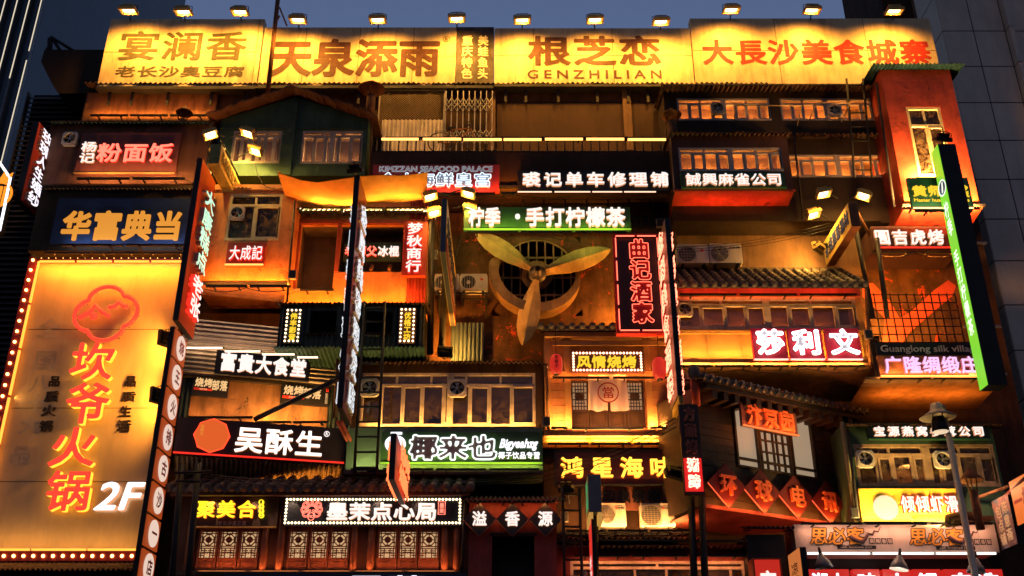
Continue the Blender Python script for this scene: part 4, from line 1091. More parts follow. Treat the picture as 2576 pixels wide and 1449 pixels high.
flood(P(1616, 804, 26.2), (-.5, .62, .3), 'dark floodlight at the foot of the red neon wine shop sign, turned to the fan', P(1632, 838, 25.9), .42, 340, (1, .36, .04), 2.6, .6, True, 'floodlights on the fan wall', frm=flood_black)
flood(P(1120, 884, 26.2), (.2, .6, .7), 'dark floodlight on the ledge below the twin pipes', P(1120, 903, 26.0), .42, 300, (1, .36, .04), 2.6, .6, True, 'floodlights on the fan wall', frm=flood_black)
for u0, u1, v1, l in ((1086, 1082, 890, 'left'), (1127, 1110, 890, 'right')):
    pole(P(u0, 560, 26.2), P(u1, v1, 26.2), .09, f'thick black drainpipe, the {l} of two by the fan', 'pipe', 'drainpipe', dark, 12)
f = R((1134, 812, 1217, 908), YF - .3); t = thing('tin_patch', f, 'paint dripped blue grey tin sheet below the air conditioners', 'tin sheet')
m = MB(); m.corrv(0, f.W, 0, f.H, 0, .115, .03); m.obj('sheet', M('dripped_sheet', (.12, .17, .18), .4, .4, .3, .8, 3, .05, stain=(.55, .12, .04), stain_s=3.5, stain_t=.7), t)
ac_unit((1093, 691, 1155, 730), 26.3, 'yellow lit air conditioner half behind the yellow sign', style=2)
ac_unit((1157, 691, 1226, 730), 26.3, 'yellow lit air conditioner left of the giant fan', style=2)
t = thing('bracket_shelf', P(1093, 735, 26.3), 'steel shelf under the two air conditioners by the fan', 'bracket')
m = MB(); m.box(0, 1.6, 0, .06, -.04, 0); m.box(0, 1.6, .4, .46, -.04, 0); [m.box(x, x + .05, .0, .75, -.09, -.041) for x in (.1, .75, 1.45)]; m.obj('rail', dark, t)
m = MB(); [m.tube([(x, .05, -.1), (x, .7, -.5)], .025, 0, 4) for x in (.12, 1.47)]; m.obj('strut', dark, t)
gb = M('green_board', (.035, .085, .022), .5, 0, .15, .2, 1.5)
sign((1167, 521, 1586, 578), 25.4, 'long green sign reading 柠季·手打柠檬茶 above the fan', gb, [('柠季', (1178, 522, 1260, 573), wht, whs, {'bold': .04, 'd': .1}), ('手打柠檬茶', (1320, 522, 1574, 573), wht, whs, {'bold': .04, 'd': .1})], lip=E('lip_green', (.5, .9, .05), .5))
t = [o for o in COL.objects if o.get('label', '').startswith('long green sign reading 柠季·')][0]
m = MB(); fx = R((1167, 521, 1586, 578), 25.4); cc = fx.uv(1302, 547); m.disc(cc, .07, -.1, -.012, 0, 12); m.obj('dot', wht, t)
washers(1170, 1580, 584, 25.2, 4, 'under the green lemon tea sign', 3, (.85, 1, .2))
f = R((1550, 505, 1690, 590), 26.6)
t = thing('arched_plaque', f, 'dark arched plaque with unlit black characters beside the lemon tea sign', 'plaque')
m = MB(); m.prism([(0, 0), (f.W, 0), (f.W, f.H * .55), (f.W * .9, f.H * .85), (f.W * .7, f.H), (f.W * .3, f.H), (f.W * .1, f.H * .85), (0, f.H * .55)], 0, .1); m.obj('board', brown, t)
m = MB(); m.text('炸社', *f.rc((1588, 538, 1675, 578)), -.005, .06, bold=.05); m.obj('lettering', [black, black], t)
f = R((1100, 490, 1690, 522), 26.4); t = thing('pipe_rack', f, 'black steel frame under the terrace floor', 'steel frame')
m = MB()
for z in (.1, .32): m.box(0, f.W, 0, .05, z, z + .04)
for k in range(12): x = f.W * k / 11; m.box(x - .02, x + .02, .01, .045, 0, f.H + .2)
m.obj('bars', black, t)
# ------------------------------------------------------------------ centre: neon towers
blackn = M('neon_black_board', (.02, .008, .008), .4, 0, .3, .2, 2)
nred = E('neon_red_tube', (1, .13, .07), 3.); nedge = E('neon_red_edge', (1, .1, .05), 2.5)
t, f = sign((1551, 596, 1661, 836), 25.2, 'black vertical board with red neon outlines reading 曲记酒家', blackn, [], T=.16, name='neon_sign')
redf = M('red_letter_face', (.35, .02, .015), .5, 0, .15)
q = f.rc((1583, 604, 1639, 818)); m = MB(); m.text('曲记酒家', *q, -.005, .05, vert=True, bold=.05); m.obj('lettering', [redf, redf], t)
m = MB(); m.text('曲记酒家', *q, -.005, .09, vert=True, bold=.062, neon=.011); m.obj('neon_outline', nred, t)
m = MB(); m.box(-.06, -.002, -.08, .16, -.06, f.H + .06); m.box(f.W + .002, f.W + .06, -.08, .16, -.06, f.H + .06); m.box(0, f.W, -.08, .16, -.06, -.002); m.box(0, f.W, -.08, .16, f.H + .002, f.H + .06); m.obj('red_rim', redf, t)
m = MB()
for x in (.02, f.W - .02):
    for i in range(4): m.box(x - .013, x + .013, -.11, -.085, f.H * i / 4 + .05, f.H * (i + 1) / 4 - .08)
for z in (.02, f.H - .02):
    for i in range(2): m.box(f.W * i / 2 + .03, f.W * (i + 1) / 2 - .05, -.11, -.085, z - .013, z + .013)
m.obj('neon_border', nred, t)

f = SIDE(1687, 1671, 800, 25.3, 548, 995)
t = flat_sign(f, 'tall double sided projecting sign edged with red neon characters', .14, M('steel_face', (.16, .1, .09), .4, .2, .3))
for y, d, nm in ((-.004, .06, 'neon_outline'), (.144, -.07, 'rear_neon_outline')):
    m = MB(); m.text('金海美食酒楼', f.W * .02, f.W * .95, f.H * .01, f.H * .99, y, d, vert=True, bold=.03, neon=.011, fill=.84); m.obj(nm, E('neon_red_side', (1, .22, .12), 4.), t)
m = MB(); m.box(f.W * .05, f.W, .03, .08, -.22, -.004); m.box(f.W * .05, f.W, .09, .13, -.22, -.004); m.obj('foot_bar', M('yellow_foot', (.5, .3, .05), .5), t)

f = SIDE(884, 903, 785, 25.1, 440, 1026)
t = flat_sign(f, 'very tall maroon projecting sign with white neon script in the middle', .15, M('maroon_face', (.2, .035, .03), .3, .1, .15, .2, 1.5, .03))
for y, d, nm in ((-.004, .07, 'neon_outline'), (.154, -.08, 'rear_neon_outline')):
    m = MB(); m.text('金凤美容理发店', f.W * .12, f.W * .98, f.H * .02, f.H * .93, y, d, vert=True, bold=.03, neon=.009, fill=.8); m.obj(nm, E('neon_white_side', (.85, .93, 1), 1.), t)
m = MB(); m.text('金凤美容理发店', f.W * .12, f.W * .98, f.H * .02, f.H * .93, -.004, .05, vert=True, bold=.015); m.obj('lettering', [M('pale_letter', (.6, .5, .45), .5), M('pale_letter', (0, 0, 0))], t)
m = MB(); m.box(f.W * .05, f.W * 1.2, .0, .05, -.35, -.28); m.box(f.W * .05, f.W * 1.2, .1, .15, -.35, -.28); m.obj('foot_bar', redp, t)
p = f.pt(.0, .13, f.H + .12); flood(p, (.1, .6, -.75), 'unlit black floodlight on top of the tall maroon sign', f.pt(.2, .13, f.H), .42, 0, on=False, group='unlit floodlights')
pole(P(826, 965, 24.8), P(640, 1055, 25.2), .07, 'slanting black steel beam across the barbecue sign', 'beam', 'steel_beam', black, 4)
pole(P(826, 965, 24.8), P(858, 945, 25.1), .07, 'short end of the slanting black beam at the maroon sign', 'beam', 'steel_beam', black, 4)

# flood lit yellow sign left of the fan
f = SIDE(1126, 1149, 676, 26.7, 500, 634)
t = flat_sign(f, 'yellow projecting sign with red foot lit by four floodlights left of the fan', .14, ylw, end=M('pale_end', (.08, .08, .09), .4, .3, .2))
m = MB(); m.box(.0, f.W, -.014, -.001, 0, f.H * .3); m.obj('red_band', sred, t)
ink = M('blue_black_ink', (.03, .035, .08), .5)
m = MB(); m.text('天兴冰室', f.W * .04, f.W * .96, f.H * .36, f.H * .8, -.003, .02, bold=.03); m.obj('lettering', [ink, ink], t)
m = MB(); m.text('TEL 82220222', f.W * .06, f.W * .94, f.H * .06, f.H * .2, -.016, .008, bold=.02); m.obj('small_lettering', [creamp, creamp], t)
ring_floods([(1083, 495, 24.9, (.45, .5, -.75), (.5, .1, .1), 'at the upper left of'), (1093, 536, 25.3, (.45, .5, -.75), (.4, .1, .1), 'at the lower left of'),
             (1177, 488, 25.0, (-.45, .5, -.75), (-.5, .1, .1), 'at the upper right of'), (1182, 528, 25.4, (-.45, .5, -.75), (-.5, .1, .1), 'at the lower right of')], 'the yellow sign by the fan', 60)
# right flood lit sign
f = SIDE(2138, 2075, 645, 26.3, 509, 569)
bink = M('blue_ink', (.05, .08, .3), .5)
t = flat_sign(f, 'yellow projecting sign reading 永成摄影器材 lit by floodlights at the right', .26, ylw, end=M('orange_rust_trim', (.3, .1, .03), .6, .1, .4, .5, 3))
m = MB(); m.text('永成摄影器材', f.W * .04, f.W * .96, f.H * .18, f.H * .82, -.003, .02, bold=.005); m.obj('lettering', [bink, bink], t)
ring_floods([(2073, 488, 24.6, (.3, .45, -.75), (.4, .1, -.1), 'at the upper left of'), (2048, 540, 25.2, (.4, .4, -.8), (.5, .2, -.05), 'at the middle left of'),
             (2172, 493, 24.9, (-.55, .3, -.75), (-.4, .1, -.05), 'at the right of')], 'the 永成摄影器材 sign')
p = P(2055, 625, 25.7); flood(p, (-.62, .7, -.2), 'lit floodlight turned sideways below the 永成摄影器材 sign', p + Vector((.35, .1, .1)), .38, 260, (1, .45, .07), 2.7, .6, True, 'floodlights on projecting signs')
pole(P(2150, 560, 25.5), P(2196, 800, 25.5), .07, 'thick black pipe right of the 永成摄影器材 sign', 'pipe', 'drainpipe', dark)
pole(P(2206, 600, 25.2), P(2232, 800, 25.2), .07, 'thick black pipe beside the 圓吉虎烤 sign', 'pipe', 'drainpipe', dark)
pole(P(2150, 520, 25.2), P(2194, 602, 26.0), .04, 'rusty slanting stay of the 永成摄影器材 sign', 'stay', 'pole_stay', rust, 6)

# ------------------------------------------------------------------ upper right blocks
f = R((1672, 213, 2212, 340), 25.9)
b1, b2 = f.rc((1704, 247, 1938, 303)), f.rc((1964, 247, 2194, 303))
t = house('upper_storey', f, 'dark top storey with two long lit window bands under the red billboard', 1.3, [darkwall, lroom], [(*b1, .6), (*b2, .6)])
c8 = [i / 8 for i in range(9)]
window(t, *b1, c8, .24, greyf, posts=(4,), t=.06); window(t, *b2, c8, .24, greyf, posts=(4,), t=.06)
bank_lights(t, b1[0] + .1, b1[1] - .1, b1[2], 4, 4.2); bank_lights(t, b2[0] + .1, b2[1] - .1, b2[2], 4, 4.2)
eave((1662, 204, 2216, 215), 25.5, 1.6, .25, 'dark corrugated roof edge below the red billboard', rustsheet, .15, .035, jag=.02)
exhaust_fan(P(1805, 273.7, 25.86), .42, 'exhaust fan in the left window band of the top storey', 0, greyf)
exhaust_fan(P(2098.7, 278.7, 25.86), .44, 'cream exhaust fan in the right window band of the top storey')
t = thing('drying_rack', P(1850, 300, 25.3), 'thin metal drying rack before the top storey windows', 'drying rack')
m = MB()
def pl(*pp): return [P(u, v, Y) - P(1850, 300, 25.3) for u, v, Y in pp]
m.tube(pl((1846, 318, 25.85), (1850, 265, 25.0), (2017, 266, 25.0), (2005, 318, 25.85)), .018, 0, 5); m.tube(pl((2035, 305, 25.85), (2054, 258, 25.0), (2138, 259, 25.0), (2117, 306, 25.85)), .018, 0, 5)
m.obj('rod', M('gilt_rod', (.3, .2, .09), .4, .5, .2), t)
f = R((1692, 332, 1987, 481), 25.3)
b3 = f.rc((1708, 371, 1968, 431))
t = house('window_box', f, 'dark maroon box bay with a lit window band over the 誠興麻雀公司 sign', 1.9, [M('dark_maroon', (.06, .025, .022), .7, 0, .3, .5, 1.2), lroom], [(*b3, .6)], 'bay')
window(t, *b3, [0, .13, .25, .37, .5, .63, .76, .88, 1], .22, greyf, posts=(4,), t=.065); bank_lights(t, b3[0] + .1, b3[1] - .1, b3[2], 4, 4)
m = MB(); m.quad((0, -.001, -.002), (0, 1.9, -.25), (f.W, 1.9, -.25), (f.W, -.001, -.002)); m.box(-.04, f.W + .04, -.05, -.003, -.02, .04); m.obj('underside', redp, t)
eave((1686, 327, 1992, 334), 25.1, 1.0, .2, 'dark corrugated roof over the maroon box bay', rustsheet, .14, .03)
dgreen = M('deep_green_board', (.015, .05, .02), .45, 0, .3)
sign((1714, 433, 1976, 474), 25.12, 'deep green sign reading 誠興麻雀公司 in white', dgreen, [('誠興麻雀公司', (1724, 436, 1968, 468), wht, whs, {'bold': .02, 'd': .08})], lip=M('lip_green2', (.05, .3, .05), .4))
p0 = R((1700, 490, 1985, 496), 25.2); light('AREA', [o for o in COL.objects if o.get('label', '').startswith('dark maroon box bay')][0], (f.W / 2, .4, -.4), 3, (1, .1, .04), (math.pi, 0, 0), f.W * .8, .08)
f = R((1985, 334, 2252, 560), 26.1)
b4 = f.rc((1982, 389, 2234, 446)); b4 = (max(.03, b4[0]), *b4[1:])
t = house('side_storey', f, 'black storey with a low lit window band left of the red tower', 1.0, [darkwall, lroom], [(*b4, .6)])
window(t, *b4, c8, .24, greyf, posts=(4,), t=.06); bank_lights(t, b4[0] + .1, b4[1] - .1, b4[2], 4, 5)
eave((2003, 328, 2240, 337), 25.8, 1.0, .2, 'dark corrugated lip above the lower window band', rustsheet, .14, .03)
f = R((1694, 498, 2212, 556), 26.0); house('dark_lintel', f, 'broad dark wall band under the mahjong sign', 1.1, [darkwall], cat='wall')
f = R((1700, 556, 2160, 690), 26.9); house('lit_wall', f, 'ochre wall with two air conditioners under a floodlight', .3, [concrete], cat='wall')
ladder(P(2172, 446, 25.3), P(2150, 198, 25.3), .5, 7, 'black steel ladder in front of the top storey', .035)
# red tower
f = R((2246, 176, 2428, 523), 24.9)
wr = f.rc((2295, 269, 2383, 444))
t = house('red_tower', f, 'weathered red tower with a tall pale window and teal roof', 2.0, [redp, dk], [(*wr, .55)], 'tower')
window(t, *wr, [0, .5, 1], .27, M('yellowed_frame', (.6, .5, .28)), dirty, t=.08)
m = MB(); m.corr(-.3, f.W + .35, (-.3, f.H + .0), (2.3, f.H + .22), .12, .03); m.obj('roof_sheet', teal, t)
m = MB(); m.box(-.12, f.W + .1, -.12, -.003, .0, .06); m.obj('lower_ledge', dark, t)
m = MB(); m.quad((-.05, -.1, -.002), (-.05, 2, -.3), (f.W + .05, 2, -.3), (f.W + .05, -.1, -.002)); m.obj('underside', redp, t)
light('AREA', t, (f.W / 2, .5, -.5), 9, (1, .1, .03), (math.pi, 0, 0), f.W * .8, .08)
light('AREA', t, (f.W / 2, .4, wr[2] + .15), 30, (1, .55, .18), (math.pi - .2, 0, 0), .9, .05)
gboard = M('marbled_green_board', (.05, .16, .07), .45, 0, .5, .3, 2)
sign((2289, 447, 2442, 521), 24.35, 'marbled green sign reading 黄师傅炒饭 at the foot of the red tower', gboard,
     [('黄师傅', (2294, 465, 2412, 494), yel, yel, {'d': .04, 'bold': .02}), ('炒饭', (2414, 465, 2438, 495), yel, yel, {'d': .04, 'vert': True}), ('Master huang fried rice', (2301, 497, 2440, 508), yel, yel, {'d': .02, 'bold': .01})], T=.12)
washers(2297, 2449, 530, 24.1, 2.2, 'added to light the marbled green sign', 1, (1, .9, .5), tilt=25)  # added light for the board, beside the LED strip under it
leds([(2297, 2449, 523)], 24.3, 'under the marbled green 黄师傅炒饭 sign', led_gold, th=.015)
washers(2270, 2468, 524, 24.66, 150, 'under the 黄师傅炒饭 sign, lighting the red tower', 2, (1, .42, .1), tilt=12)
washers(2300, 2378, 449, 24.7, 100, 'at the foot of the red tower window', 1, (1, .55, .16), tilt=20)
# 圓吉虎烤
f = R((2195, 569, 2412, 627), 25.7)
house('sign_box', f, 'dark maroon sign box behind 圓吉虎烤', 1.5, [M('dark_maroon', (0, 0, 0))], cat='sign box')
sign((2200, 571, 2410, 624), 25.6, 'dark maroon sign reading 圓吉虎烤 in white', M('maroon_dark_board', (.07, .02, .02), .5), [('圓吉虎烤', (2196, 576, 2376, 619), wht, whs, {'bold': .03, 'd': .08, 'fill': .9})], T=.07, lip=redside)
f = R((2165, 640, 2440, 870), 27.0)
t = house('mural_wall', f, 'brown wall with a broad red painted band behind the wire grid', .15, [splat], cat='wall')
m = MB(); mp = [f.uv(*p) for p in ((2170, 715), (2195, 712), (2240, 760), (2262, 800), (2290, 785), (2350, 730), (2385, 705), (2405, 720), (2395, 745), (2330, 800), (2290, 835), (2270, 862), (2220, 862), (2225, 800), (2170, 745))]
m.prism(mp, -.012, -.001); m.obj('painted_band', M('mural_red', (.6, .09, .04), .6, 0, .2, .3, 2), t)
fg = R((2188, 742, 2415, 862), 25.7)
t = thing('steel_grid', fg, 'black square steel grid before the red painted wall', 'grid fence'); m = MB()
for i in range(12): x = fg.W * i / 11; m.box(x - .014, x + .014, 0, .028, 0, fg.H + .06)
for i in range(7): z = fg.H * i / 6; m.box(0, fg.W, -.024, -.001, z - .012, z + .012)
m.obj('bars', black, t)
washers(2190, 2420, 635, 25.5, 12, 'below the 圓吉虎烤 sign', 2, OR, up=False, tilt=35)
p = P(2196, 856, 25.9); flood(p, (.35, .75, .3), 'small black floodlight at the lower left corner of the steel grid', p + Vector((0, .2, -.1)), .34, 420, (1, .4, .06), 2.5, .6, True, 'floodlights on the fan wall', frm=flood_black)
# silk shop
f = R((2196, 860, 2495, 955), 25.4)
t = house('silk_shop_box', f, 'dark box front of the silk shop with a lit underside', 1.6, [darkwall], cat='sign box')
m = MB(); m.quad((-.35, -.2, -.06), (-.35, 1.6, -.3), (f.W + .1, 1.6, -.3), (f.W + .1, -.2, -.06)); m.box(-.35, f.W + .1, -.2, -.003, -.05, .0); m.obj('ledge', concrete, t)
light('AREA', t, (f.W / 2, .6, -.6), 16, OR, (math.pi, 0, 0), f.W * .9, .06)
sign((2205, 863, 2488, 892), 25.3, 'black sign reading Guanglong silk village', blkb, [('Guanglong silk village', (2217, 867, 2466, 889), M('ivory_letter', (.75, .68, .6), .5), M('ivory_letter', (0, 0, 0)), {'d': .02, 'bold': .008})], T=.07)
sign((2211, 894, 2488, 947), 25.25, 'rust mottled sign reading 广隆绸缎庄 in lilac', M('mottled_rust', (.3, .11, .05), .6, 0, .6, .4, 4, stain=(.12, .13, .04), stain_s=3), [('广隆绸缎庄', (2222, 896, 2462, 941), E('lilac', (.9, .55, 1), 1.15), E('lilac_side', (1, .3, .4), .5), {'bold': .03, 'd': .08})], T=.1, lip=E('lip_gold', (1, .5, .12), 1.5))
washers(2210, 2480, 953, 25.1, 7, 'under the lilac 广隆绸缎庄 sign', 2, (1, .42, .1))
# tall green sign
f = SIDE(2412, 2394, 640, 24.2, 362, 968)
lime = E('lime_lightbox', (.23, .8, .04), .85)
t = flat_sign(f, 'very tall lime green lightbox reading 柠季手打柠檬茶 down the right side', .5, lime, black)
wl = E('white_print', (.9, 1, .85), 1.1)
m = MB(); m.text('柠季', f.W * .2, f.W * .8, f.H * .61, f.H * .76, -.002, .006, vert=True, bold=.035); m.text('手打柠檬茶', f.W * .2, f.W * .8, f.H * .2, f.H * .55, -.002, .006, vert=True, bold=.035); m.obj('lettering', [wl, wl], t)
c0 = (f.W * .5, f.H * .82); m = MB(); m.ring(c0, .2, .24, -.01, -.001, 0, 24); m.disc(c0, .19, -.006, -.001, 1, 20); m.prism([(c0[0] - .06, c0[1] - .14), (c0[0] + .02, c0[1] - .14), (c0[0] + .1, c0[1] + .14), (c0[0] + .02, c0[1] + .14)], -.012, -.0065, 0); m.obj('emblem', [wl, M('emblem_blue', (.03, .08, .35), .5)], t)
p = f.pt(f.W * .8, .2, f.H + .18); flood(p, (-.1, .5, -.8), 'unlit black floodlight on top of the lime green sign', f.pt(f.W * .5, .2, f.H), .45, 0, on=False, group='unlit floodlights')
m = MB(); f3 = P(2440, 600, 26.4); t = thing('sign_bracket', f3, 'grey steel brackets tying the lime green sign to the wall', 'bracket')
for u, v in ((2398, 590), (2432, 800), (2446, 920)):
    a = P(u + 40, v + 20, 25.2) - f3; m.box(a.x - .5, a.x + .5, a.y, a.y + .06, a.z - .03, a.z + .03)
m.obj('arm', greysheet, t)

# ------------------------------------------------------------------ tiled house with the three squares
f = R((1696, 718, 2176, 920), 25.7)
wr = f.rc((1704, 748, 2156, 828))
ochre = M('ochre_plaster', (.5, .27, .08), .8, 0, .15, .2, 1, .3)
t = house('tiled_house', f, 'ochre house with a long window band under a tiled roof', 1.5, [ochre, M('room_brown', (.16, .09, .05), .9)], [(*wr, .7)], 'house')
window(t, *wr, [0, .13, .27, .38, .5, .62, .75, .88, 1], .24, frame, posts=(4,), t=.08); bank_lights(t, wr[0] + .4, wr[1] - .4, wr[2], 4, 2.6, (1, .3, .06))
zr = f.uv(1900, 742)[1]
m = MB(); m.box(0, f.W, -.06, -.002, wr[3] + .02, f.H); m.obj('red_lintel', maroon, t)
m = MB(); z = f.uv(1900, 832)[1]; m.box(0, f.W, -.05, -.002, z - .05, z); m.box(0, f.W, -.04, -.002, z - .1, z - .06)
for u in (1700, 1782, 1868, 1930, 2170): x = min(f.W - .05, max(.02, f.uv(u, 880)[0])); m.box(x - .02, x + .02, -.03, -.002, .02, z - .11)
m.obj('moulding', ochre, t)
m = MB(); m.box(-.05, f.W + .05, -.18, -.003, -.06, .02); m.quad((-.05, -.17, -.062), (-.05, 1.5, -.5), (f.W + .05, 1.5, -.5), (f.W + .05, -.17, -.062)); m.obj('ledge', concrete, t)
ra = f.uv(1900, 716, -.75); rb = f.uv(1900, 684, .9)
m = MB(); m.tiles(-.05, f.W - .1, (-.75, ra[1]), (.9, rb[1] + .03), .27, .085); m.obj('roof', [tile, tileb], t)
m = MB(); m.box(-.05, f.W - .1, .88, 1.0, rb[1] - .1, rb[1] + .14); m.obj('ridge', tileb, t)
washers(1700, 2178, 921, 25.45, 15, 'under the ochre house', 5, (1, .42, .07))
washers(1705, 2160, 741, 25.35, 2.5, 'under the tiled eaves', 3, (1, .12, .04), up=True)
exhaust_fan(P(1723, 779, 25.66), .42, 'red lit exhaust fan in the tiled house window', 0, acw)
ac_unit((1704, 617, 1783, 661), 26.1, 'beige air conditioner with round grille on the ochre wall', style=1)
ac_unit((1785, 615, 1867, 661), 26.1, 'dented air conditioner with square grille under the floodlight', style=0, words='志高')
cr = M('crimson_square', (.8, .03, .05), .45, 0, .12, .1, 2); nw = E('neon_white_tube', (1, .9, .95), 5.); lf = M('grey_white_letter', (.5, .5, .52), .5)
for ch, r, l in (('莎', (1893, 826, 1979, 904), 'left'), ('利', (1984.5, 826, 2070, 904), 'middle'), ('文', (2078, 826, 2164.5, 904), 'right')):
    t, fq = sign(r, 25.35, f'crimson square sign with white neon 莎利文, the {l} square 字 {ch}'.replace(' 字', ' with'), cr, [], T=.1, name='neon_sign', group='three crimson neon squares')
    q = (.06, fq.W - .06, .07, fq.H - .05); m = MB(); m.text(ch, *q, -.012, .06, bold=.02); m.obj('lettering', [lf, lf], t)
    m = MB(); m.text(ch, *q, -.012, .1, bold=.03, neon=.016); m.obj('neon_outline', nw, t)
    MB().box(0, fq.W, -.03, -.003, -.02, .015).obj('light_lip', E('lip_pink', (1, .6, .6), 1.2), t)

# ------------------------------------------------------------------ bbq pavilion
f = R((1371, 846, 1702, 1082), 26.0)
rwall = M('stained_siding', (.3, .12, .06), .6, 0, .25, .4, 2, .1)
hol = f.rc((1436, 955, 1622, 1075)); 
t = house('pavilion', f, 'wooden barbecue pavilion with tiled eaves and lattice doors', 1.1, [rwall, dk], [(*hol, .5)], 'pavilion')
for a, b in ((f.uv(1387, 1010)[0], f.uv(1420, 1010)[0]), (f.uv(1640, 1010)[0], f.uv(1673, 1010)[0])):
    m = MB()
    for k in range(12):
        z = .05 + k * .21
        if z < f.uv(1500, 952)[1]: m.box(a, b, -.03, -.002, z, z + .2)
    m.obj('siding_boards', rwall, t)
for u in (1378, 1428.5, 1632, 1690): x = f.uv(u, 1000)[0]; MB().box(x - .085, x + .085, -.14, -.031, 0, f.H - .1).obj('post', M('post_wood', (.34, .17, .07), .6, 0, .2, .4, 3), t)
m = MB(); z = f.uv(1530, 946)[1]; m.box(0, f.W, -.17, -.141, z - .09, z + .09); z = f.uv(1530, 870)[1]; m.box(.2, f.W, -.2, -.141, z - .06, z + .06); m.box(.0, f.W, -.3, -.003, f.H - .12, f.H); m.obj('beam', M('post_wood', (0, 0, 0)), t)
def door(par, x0, x1, z0, z1, y, paper=None, pat=0):
    """carved lattice door leaf: frame, lattice, paper behind, lower board"""
    d = MB(); s = .05; W = x1 - x0; zl = z0 + (z1 - z0) * (.28 if pat else .38)
    d.box(x0, x0 + s, y - .03, y + .03, z0, z1); d.box(x1 - s, x1, y - .03, y + .03, z0, z1)
    for z in (z0, zl - s, z1 - s): d.box(x0 + s, x1 - s, y - .028, y + .03, z, z + s)
    d.box(x0 + s, x1 - s, y - .005, y + .02, z0 + s, zl - s); d.box(x0 + s + .05, x1 - s - .05, y - .018, y - .006, z0 + s + .05, zl - s - .05)
    dl = d.obj('door_leaf', rwood if pat else wood, par)
    l = MB(); cx = (x0 + x1) / 2; a = x0 + s; b = x1 - s; zz = z1 - s; hgt = zz - zl; t_ = .012
    cz = zl + hgt * .58; r_ = min((b - a) * .36, hgt * .24); yy = (y - .02, y + .006)
    def bar(xa, xb, za, zb): l.box(max(a, xa), min(b, xb), *yy, max(zl, za), min(zz, zb))
    if pat:
        l.ring((cx, cz), r_ * .92, r_ * 1.12, *yy, 0, 8, 22.5, 382.5); l.ring((cx, cz), r_ * .42, r_ * .56, y - .024, y + .002, 0, 16); l.disc((cx, cz), r_ * .43, y - .018, y, 0, 12)
        for k in range(4): q = k * math.pi / 2; l.tube([(cx + r_ * .5 * math.cos(q), y - .01, cz + r_ * .5 * math.sin(q)), (cx + r_ * math.cos(q), y - .01, cz + r_ * math.sin(q))], .012, 0, 4)
        for k in (-1, 1): bar(cx + k * (b - a) * .42 - t_, cx + k * (b - a) * .42 + t_, cz - hgt * .3, zz); bar(cx + k * (b - a) * .18 - t_, cx + k * (b - a) * .18 + t_, cz + r_ * 1.1, zz)
        for z in (cz + r_ * 1.12, cz - r_ * 1.15, cz - r_ * 1.5): bar(a, b, z - t_, z + t_)
        for z in (cz + r_ * .5, cz - r_ * .5): bar(a, cx - r_ * .95, z - t_, z + t_); bar(cx + r_ * .95, b, z - t_, z + t_)
        hz = cz - r_ * 1.5 - zl
        for z, (xa, xb) in ((.25, (a, a + .1)), (.5, (a, a + .16)), (.75, (a + .05, a + .18)), (.25, (b - .1, b)), (.5, (b - .16, b)), (.75, (b - .18, b - .05)), (.55, (cx - .1, cx + .1))): bar(xa, xb, zl + hz * z - t_, zl + hz * z + t_)
        for xo in (.1, .2, .32, .5, .68, .8, .9): x = a + (b - a) * xo; bar(x - t_, x + t_, zl + (0 if xo in (.32, .68, .1, .9) else hz * .4), zl + hz * (.6 if xo in (.2, .8, .5) else 1))
        for z in (.35, .7): bar(a, b, cz + r_ * 1.12 + (zz - cz - r_ * 1.12) * z - t_, cz + r_ * 1.12 + (zz - cz - r_ * 1.12) * z + t_)
        l.box(a, b, y - .012, y + .004, zz - hgt * .17, zz)
    else:
        for k in range(1, 5): x = a + (b - a) * k / 5; bar(x - t_, x + t_, zl, zz)
        for k in range(1, 8): z = zl + hgt * k / 8; bar(a if k % 2 else a + .05, b if k % 2 else b - .05, z - t_, z + t_)
        l.box(cx - (b - a) * .3, cx + (b - a) * .3, y - .016, y + .004, zl + hgt * .34, zl + hgt * .62)
    l.obj('lattice', rwood if pat else wood, dl)
    if paper: MB().box(a, b, y + .012, y + .018, zl, zz).obj('paper', paper, dl)
paper = E('lit_paper', (1, .62, .3), .62); paperd = E('lit_paper_dim', (1, .6, .3), .3)
for k in range(4): a = hol[0] + (hol[1] - hol[0]) * k / 4; door(t, a + .01, a + (hol[1] - hol[0]) / 4 - .01, hol[2] + .01, hol[3] - .01, .1, paperd if k in (0, 3) else None)
ra = f.uv(1530, 853, -.55); rb = f.uv(1530, 832, .6)
m = MB(); m.tiles(-.1, f.W - .05, (-.5, f.H + .08), (.7, f.H + .5), .27, .085); m.obj('roof', [tile, tileb], t)
m = MB(); m.box(-.05, f.W + .0, -.16, -.003, -.2, -.001); m.obj('lower_sill', rwall, t)
nk = M('brown_wood_board', (.08, .03, .02), .5)
redb = E('bulb_red', (1, .45, .26), 6.)
sign((1436, 883, 1619, 938), 25.65, 'dark wooden sign edged with bulbs reading 风情烧烤 in yellow', nk, [('风情烧烤', (1450, 893, 1602, 926), yel, yel, {'bold': .035, 'd': .04})], T=.1, bulb=(21, 5, redb, .03, .07))
